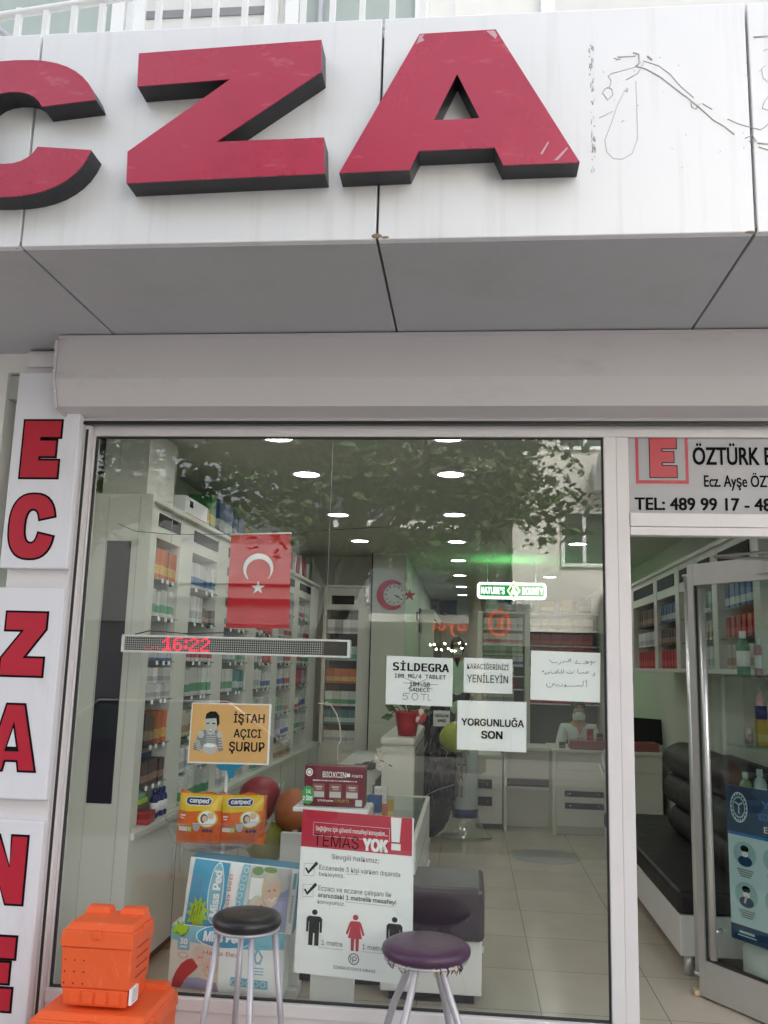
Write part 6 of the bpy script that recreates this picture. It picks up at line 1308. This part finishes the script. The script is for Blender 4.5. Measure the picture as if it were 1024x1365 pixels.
for i in range(4):
    P = Vector((-1.0+.06*i, 3.0+.18*i, .751)); t = thing('sunglasses_case', ('glossy black rounded case on the long counter behind the maroon carton'), 'case', tuple(P), 'black cases on the long counter'); mb = MB(); mb.ball(P+Vector((0, 0, .035)), .075, .04, .035, M['black'], 16, 10); mb.build('shell', t)
pd = thing('pedestal_cabinet', 'tall white pedestal cabinet with a rounded top carrying the red flower pot', 'cabinet', (-.56, 3.2, .003))
PX0, PX1, PYY = PY(507, 1020, 2.75).x, PY(552, 1020, 2.75).x, 2.75; pz = PY(530, 983, 2.75).z
MB().box(PX0+.01, PX1, PYY, 4.2, .06, pz-.06, M['cab'], .003).build('body', pd); MB().box(PX0-.005, PX1+.004, PYY-.02, 4.22, pz-.059, pz, M['cab'], .018).build('top', pd); MB().box(PX0+.03, PX1-.03, PYY+.03, 4.1, .003, .059, M['black']).build('plinth', pd)
k = MB()
for i in range(9): k.ball((PX1+.002, PYY+.2+i*.12, pz-.12-.0*i), .008, .008, .008, M['chrome'], 8, 6); k.ball((PX1+.002, PYY+.2+i*.12, .42), .008, .008, .008, M['chrome'], 8, 6)
k.ball((PX1-.03, PYY-.002, pz-.14), .007, .004, .007, M['chrome'], 8, 6); k.ball((PX1-.03, PYY-.002, .46), .007, .004, .007, M['chrome'], 8, 6); k.build('studs', pd)
MB().box(PX1+.0005, PX1+.006, PYY+.1, 4.15, .1, pz-.08, M['pic_mid']).build('side_panel', pd, 'dark grey side panel')
pt = thing('flower_pot', 'flower pot wrapped in bright red film on the pedestal cabinet', 'pot', tuple(PY(543, 977, 2.95)))
P = PY(543, 978, 2.95); r_ = (PY(557, 978, 2.95)-P).length
mb = MB(); prof = [(1e-6, 0), (r_*.85, 0), (r_*1.0, r_*1.0), (r_*1.18, r_*2.0), (r_*1.3, r_*2.25), (r_*1.05, r_*2.1), (1e-6, r_*2.0)]
mb.lathe(prof, (P.x, P.y, pz+.001), M['pot_red'], 24)
for i, v in enumerate(mb.v): 
    a = math.atan2(v.y-P.y, v.x-P.x); k_ = 1+.07*math.sin(7*a+v.z*30)*max(0, (v.z-pz)/(r_*2)); v.x = P.x+(v.x-P.x)*k_; v.y = P.y+(v.y-P.y)*k_
mb.build('wrap', pt)
k = MB()
for q in ((-1.9, 1.7, 1), (-1.6, 2.5, 0), (1.8, 2.2, 0), (.9, 2.8, 0), (-.5, 3.0, 1), (.2, 2.7, 1)):
    c0 = Vector((P.x+q[0]*r_, P.y, pz+q[1]*r_)); c1 = Vector((P.x+q[0]*r_*.3, P.y, pz+r_*2)); k.tube([c1, (c0+c1)/2+Vector((0, 0, r_*.4)), c0], .004, M['leaf'], 6); d = (c0-c1).normalized(); n_ = Vector((0, 1, 0)).cross(d)
    k.add([c0-d*r_*.6, c0+n_*r_*.35+Vector((0, -.01, 0)), c0+d*r_*.7, c0-n_*r_*.35+Vector((0, -.01, 0))], [[0, 1, 2, 3]], M['leaf']); k.add([c0-d*r_*.6+Vector((0, .004, 0)), c0-n_*r_*.35+Vector((0, -.006, 0)), c0+d*r_*.7+Vector((0, .004, 0)), c0+n_*r_*.35+Vector((0, -.006, 0))], [[0, 1, 2, 3]], M['leaf'])
k.build('leaves', pt)
k = MB(); P2 = PY(560, 955, 2.9)
for i in range(5): a = i*1.257; k.ball(P2+Vector((.025*math.cos(a), .0, .03*math.sin(a))), .026, .012, .03, M['petal'] if i % 2 else M['pic_red'], 10, 8)
k.build('blossom', pt)
og = thing('orchid', 'thin white orchid spray arching over the long counter beside the pedestal', 'plant', tuple(PY(505, 1030, 2.5)))
q_ = [PY(478, 1040, 2.5), PY(488, 1020, 2.5), PY(500, 1012, 2.5), PY(512, 1015, 2.5), PY(523, 1022, 2.5)]; MB().tube(q_, .004, M['leaf'], 6).build('stem', og); k = MB()
for px, py, s in ((507, 1003, .035), (503, 1010, .03), (515, 1018, .02), (506, 1022, .03)):
    P = PY(px, py, 2.49)
    for i in range(5): a = i*1.257; k.ball(P+Vector((s*.6*math.cos(a), 0, s*.6*math.sin(a))), s*.5, s*.2, s*.5, M['petal'], 8, 6)
k.build('blossoms', og)

# ---- printed cylinder stand, black film bag
cyl = thing('cylinder_stand', 'pale cylinder stand printed with a calm face on a flared base', 'display stand', tuple(PZ(622, 1115, .003)))
cx2, cy2, cr2 = -.03, 4.95, .125
MB().lathe([(cr2, .20), (cr2, 1.02), (1e-6, 1.02)], (cx2, cy2, 0), M['poster_pale'], 36).build('drum', cyl); MB().lathe([(.27, .003), (.27, .015), (.20, .06), (.15, .15), (cr2+.004, .20), (1e-6, .20)], (cx2, cy2, 0), M['clear'], 36).build('base', cyl); MB().lathe([(cr2+.002, .19), (cr2+.002, .27)], (cx2, cy2, 0), M['navy'], 36).build('lower_band', cyl)
def onc(pts, m, mb, lift=.002): mb.add([(cx2+(cr2+lift)*math.sin(a), cy2-(cr2+lift)*math.cos(a), z) for a, z in pts], [list(range(len(pts)))], m)
k = MB(); ov = lambda ca, cz, ra, rz, n=20: [(ca+ra*math.cos(2*math.pi*i/n), cz+rz*math.sin(2*math.pi*i/n)) for i in range(n)]
for j in range(8): onc([(-1.05+j*.11, .38), (-.94+j*.11, .38), (-.94+j*.11, .88-.03*abs(j-3)), (-1.05+j*.11, .88-.03*abs(j-4))], M['pic_mid'], k, .0015)
onc(ov(-.32, .66, .48, .17), M['pic_light'], k, .004); onc(ov(-.55, .83, .42, .06), M['pic_mid'], k, .005)
for ca in (-.5, -.12): onc(ov(ca, .69, .11, .008), M['ink'], k, .0065); onc(ov(ca, .72, .13, .006), M['pic_mid'], k, .0065)
onc(ov(-.28, .57, .11, .014), M['pic_red'], k, .0065); onc([(-.36, .62), (-.24, .615), (-.27, .70), (-.31, .70)], M['pic_mid'], k, .006); onc([(-.45, .49), (-.05, .49), (.05, .40), (-.5, .38)], M['pic_light'], k, .0035); k.build('face_print', cyl)
bgx = thing('film_bag', 'heap of glossy black plastic film between the pedestal cabinet and the cylinder stand', 'bag', (-.36, 4.85, .003))
bm_ = bmesh.new(); bmesh.ops.create_icosphere(bm_, subdivisions=5, radius=1)
for v in bm_.verts:
    c0 = v.co.copy(); h_ = (c0.z+1)/2; wv = (1-.62*h_**1.3); nz = noise.noise(c0*2.1+Vector((3, 1, 0)))*.30-abs(noise.noise(c0*3.7))*.35+abs(noise.noise(c0*8+Vector((0, 2, 1))))*.16
    v.co = Vector((-.36+(c0.x*.27*wv)*(1+nz)+.05*h_, 4.85+c0.y*.24*wv*(1+nz), max(.004, .004+h_*1.33*(1+.06*nz))))
MB().bm(bm_, M['bag'], True).build('film', bgx)
k = MB()
for pts in ([(565, 1062), (585, 1052), (606, 1046)], [(588, 996), (597, 1002), (594, 1012)], [(556, 1030), (562, 1010), (570, 990)]): k.tube([PY(px, py, 4.55) for px, py in pts], .004, M['grey_leg'], 6)
k.build('tie_strings', bgx)
# ---- aubergine bench by the window
pbn = thing('bench', 'short bench with an aubergine cushion on a white base just inside the window', 'bench', (-.15, .8, .003))
MB().box(-.42, .075, .62, 1.0, .05, .305, M['white'], .006).build('base', pbn); MB().box(-.45, .085, .56, 1.02, .306, .555, M['bench_purple'], .025).build('cushion', pbn); MB().box(-.38, .04, .66, .96, .003, .049, M['black']).build('plinth', pbn); MB().box(.076, .088, .78, .84, .20, .215, M['chrome']).build('handle', pbn)
# ---- floor sticker
fs_ = thing('floor_sticker', 'worn round grey distance sticker on the tiled floor before the desk', 'sticker', (.68, 4.22, .002)); k = MB(); k.prism([(.68+.30*math.cos(2*math.pi*i/40), 4.22+.30*math.sin(2*math.pi*i/40), .002) for i in range(40)], (0, 0, .0015), M['sticker']); k.build('disc', fs_)

# ================================================================== THE STREET BEHIND THE CAMERA (seen mirrored in the glass)
def facade(label, x0, x1, y, z1, m, wins, balconies, shop=True):
    t = thing('apartment_building', label, 'building', ((x0+x1)/2, y, -.15))
    MB().box(x0, x1, y-8, y, 2.35, z1, m).build('wall', t); MB().box(x0, x1, y-8, y-.02, -.15, 2.349, M['shop_dark']).build('ground_floor', t)
    for a, b, c, d in wins:
        f_ = MB(); 
        for q in ((a, a+.07, c, d), (b-.07, b, c, d), (a+.071, b-.071, c, c+.07), (a+.071, b-.071, d-.07, d), ((a+b)/2-.035, (a+b)/2+.035, c+.071, d-.071)): f_.box(q[0], q[1], y+.001, y+.06, q[2], q[3], M['white'])
        w_ = f_.build('window', t); MB().box(a+.07, b-.07, y+.002, y+.03, c+.07, d-.07, M['pane']).build('pane', w_)
    for a, b, z, rm in balconies:
        k = MB(); k.box(a, b, y+.001, y+1.1, z-.16, z, M['render_white']); 
        if rm: k.box(a, b, y+1.06, y+1.1, z+.001, z+.9, M[rm])
        else:
            for i in range(int((b-a)/.14)+1): k.box(a+i*.14, a+i*.14+.018, y+1.07, y+1.09, z+.001, z+.9, M['grey_leg'])
            k.box(a, b, y+1.06, y+1.1, z+.9, z+.94, M['grey_leg'])
        k.build('balcony', t)
    return t
F = -14.0
tb = facade('beige apartment house across the street, reflected in the shop glass', .85, 12, F, 9.5, M['render_beige'], [(1.83, 2.75, 3.67, 4.83), (1.75, 2.9, 6.1, 7.2), (4.2, 5.3, 3.67, 4.9), (6.5, 7.6, 3.67, 4.9), (4.2, 5.3, 6.3, 7.5)], [(2.62, 5.6, 3.12, None), (2.6, 5.6, 6.0, None)])
ac = MB().box(2.45, 3.1, F+.01, F+.35, 5.2, 5.75, M['white'], .02).build('air_conditioner', tb)
facade('grey apartment house with a blue-grey balcony across the street, reflected in the shop glass', -3.4, .84, F-.6, 9, M['render_grey'], [(.05, .75, 5.15, 5.9), (-2.9, -2.0, 4.9, 6.0), (-1.4, -.5, 4.6, 5.6), (-2.2, -1.2, 2.9, 4.0)], [(-3.2, .1, 4.5, 'blue_rail'), (-2.0, .3, 2.62, 'blue_rail')])
lh = facade('low grey house with a white painted band across the street at the left', -11, -3.5, F+.4, 4.9, M['render_dark'], [], [])
MB().box(-6.0, -3.6, F+.401, F+.62, 3.15, 3.95, M['band_grey'], .01).build('painted_band', lh); MB().box(-6.2, -3.5, F+.401, F+.55, 2.86, 3.10, M['render_grey']).build('string_course', lh)
cafe = thing('cafe_sign', 'glowing orange red cafe sign with script letters across the street', 'sign', (0, F+.2, 2.2)); k = MB()
vs, fs, _ = text_geo('Vilayet', .01); k.add([(.33-1.1*u, F+.16+.001*i, 2.72-.5*v) for u, v, i in vs], [f[::-1] for f in fs], M['cafe']); k.tube([(.58+.2*math.cos(2*math.pi*i/24), F+.16, 2.5+.24*math.sin(2*math.pi*i/24)) for i in range(24)], .025, M['cafe'], 6, closed=True); k.tube([(.64, F+.16, 2.38), (.64, F+.16, 2.62), (.54, F+.16, 2.58), (.63, F+.16, 2.5), (.51, F+.16, 2.38)], .022, M['cafe'], 6); k.build('letters', cafe)
k.v = []; k2 = MB(); k2.box(-1.1, 1.2, F-.0, F+.05, 2.05, 2.9, M['render_grey']); k2.build('board', cafe)
fb = thing('lamp_string', 'string of small warm bulbs hanging outside the cafe across the street', 'lights', (0, F+1.2, 1.9)); k = MB()
for i in range(15): 
    P = PY(573+i*4.9+random.uniform(-1.5, 1.5), 863+random.uniform(-6, 5), -(F+1.2)) ; k.ball((P.x, F+1.2, P.z), .022, .022, .022, M['bulb'], 8, 6)
k.build('bulbs', fb); MB().tube([(PY(570, 858, 12.8).x, F+1.2, 2.1), (0, F+1.2, 2.02), (PY(650, 858, 12.8).x, F+1.2, 2.1)], .006, M['black'], 6).build('cable', fb)

# parked car across the near lane
cr_ = thing('parked_car', 'dark hatchback parked along the kerb behind the camera, mirrored in the glass', 'car', (-3.6, -6.4, -.27))
k = MB(); side = [(-5.7, .05), (-5.7, .45), (-5.5, .62), (-4.7, .70), (-4.1, 1.17), (-2.6, 1.2), (-1.9, .72), (-1.62, .65), (-1.6, .05)]
k.prism([(x, -7.2, z) for x, z in side], (0, 1.6, 0), M['car']); k.build('body', cr_); k = MB(); k.prism([(-4.55, -5.598, .72), (-4.05, -5.598, 1.11), (-3.4, -5.598, 1.13), (-3.4, -5.598, .72)][::-1], (0, .004, 0), M['pane']); k.prism([(-3.3, -5.598, .72), (-3.3, -5.598, 1.13), (-2.65, -5.598, 1.13), (-2.1, -5.598, .74)], (0, .004, 0), M['pane']); k.build('side_window', cr_)
MB().tube([(-4.7, -5.59, .71), (-4.08, -5.59, 1.15), (-2.62, -5.59, 1.17), (-1.95, -5.59, .73)], .014, M['chrome'], 8).build('trim_strip', cr_)
for x in (-4.9, -2.35):
    for y in (-5.72, -7.1): wl = MB().lathe([(1e-6, -.1), (.30, -.1), (.32, -.06), (.32, .06), (.30, .1), (1e-6, .1)], (x, y, .05), M['tyre'], 24, axis='y').build('wheel', cr_); MB().lathe([(1e-6, -.105), (.2, -.105), (.2, .105), (1e-6, .105)], (x, y, .05), M['grey_leg'], 18, axis='y').build('rim', wl)

# plane trees on the kerb behind the camera
def tree(label, base, h, crown, rad, n, leaf, m, seed, limbs):
    rg = random.Random(seed); t = thing('plane_tree', label, 'tree', base, 'trees on the kerb')
    k = MB(); b = Vector(base); c = Vector(crown)
    k.tube([b, b+Vector((.05, .02, h*.25)), b+Vector((-.03, .05, h*.5)), (b+c)/2+Vector((0, 0, h*.18)), c+Vector((0, 0, rad.z*.5))], [.19, .16, .13, .10, .03], M['bark'], 12)
    ends = []
    for i in range(limbs):
        a = 2*math.pi*i/limbs+rg.uniform(-.3, .3); e_ = c+Vector((math.cos(a)*rad.x*.8, math.sin(a)*rad.y*.8, rg.uniform(-.6, .6)*rad.z)); s_ = b+Vector((0, 0, h*rg.uniform(.45, .75)))
        mid = (s_+e_)/2+Vector((0, 0, .3)); k.tube([s_, mid, e_], [.07, .045, .012], M['bark'], 8); ends += [e_, mid*.3+e_*.7]
    k.build('trunk', t)
    shp = [(0, -.5), (.28, -.32), (.5, -.38), (.36, -.08), (.52, .18), (.24, .16), (0, .55), (-.24, .16), (-.52, .18), (-.36, -.08), (-.5, -.38), (-.28, -.32)]
    vs = []; fs = []; cl = [c+Vector((rg.gauss(0, .5)*rad.x, rg.gauss(0, .5)*rad.y, rg.gauss(0, .5)*rad.z)) for _ in range(60)]+ends
    for i in range(n):
        q = rg.choice(cl)+Vector((rg.gauss(0, .17)*rad.x, rg.gauss(0, .17)*rad.y, rg.gauss(0, .15)*rad.z))
        nrm = Vector((rg.gauss(0, .7), rg.gauss(0, .7), 1)).normalized(); u = nrm.orthogonal().normalized(); u = Matrix.Rotation(rg.uniform(0, 6.28), 3, nrm) @ u; v = nrm.cross(u); s = leaf*rg.uniform(.6, 1.25); k0 = len(vs)
        for x, y in shp: vs.append(q+u*x*s+v*y*s+nrm*(abs(x)*-.15*s))
        fs.append(list(range(k0, k0+12)))
    k = MB(); k.add(vs, fs, m); k.build('crown', t)
tree('leafy plane tree on the kerb behind the camera, mirrored at the left of the glass', (-1.7, -6.6, -.15), 4.2, (-1.25, -6.9, 4.75), Vector((2.2, 1.3, 1.5)), 15000, .125, M['foliage'], 3, 9)
tree('second plane tree farther along the far kerb, mirrored at the right of the glass', (.1, -11.6, -.15), 4.6, (.35, -11.4, 5.0), Vector((1.05, .9, 1.25)), 2000, .13, M['foliage2'], 8, 7)
tree('third plane tree along the kerb, mirrored at the far left of the glass', (-5.6, -7.4, -.15), 4.2, (-5.2, -7.2, 5.0), Vector((2.2, 1.4, 1.5)), 8500, .18, M['foliage'], 5, 8)

for o in bpy.data.objects:
    if '_o' in o: del o['_o']
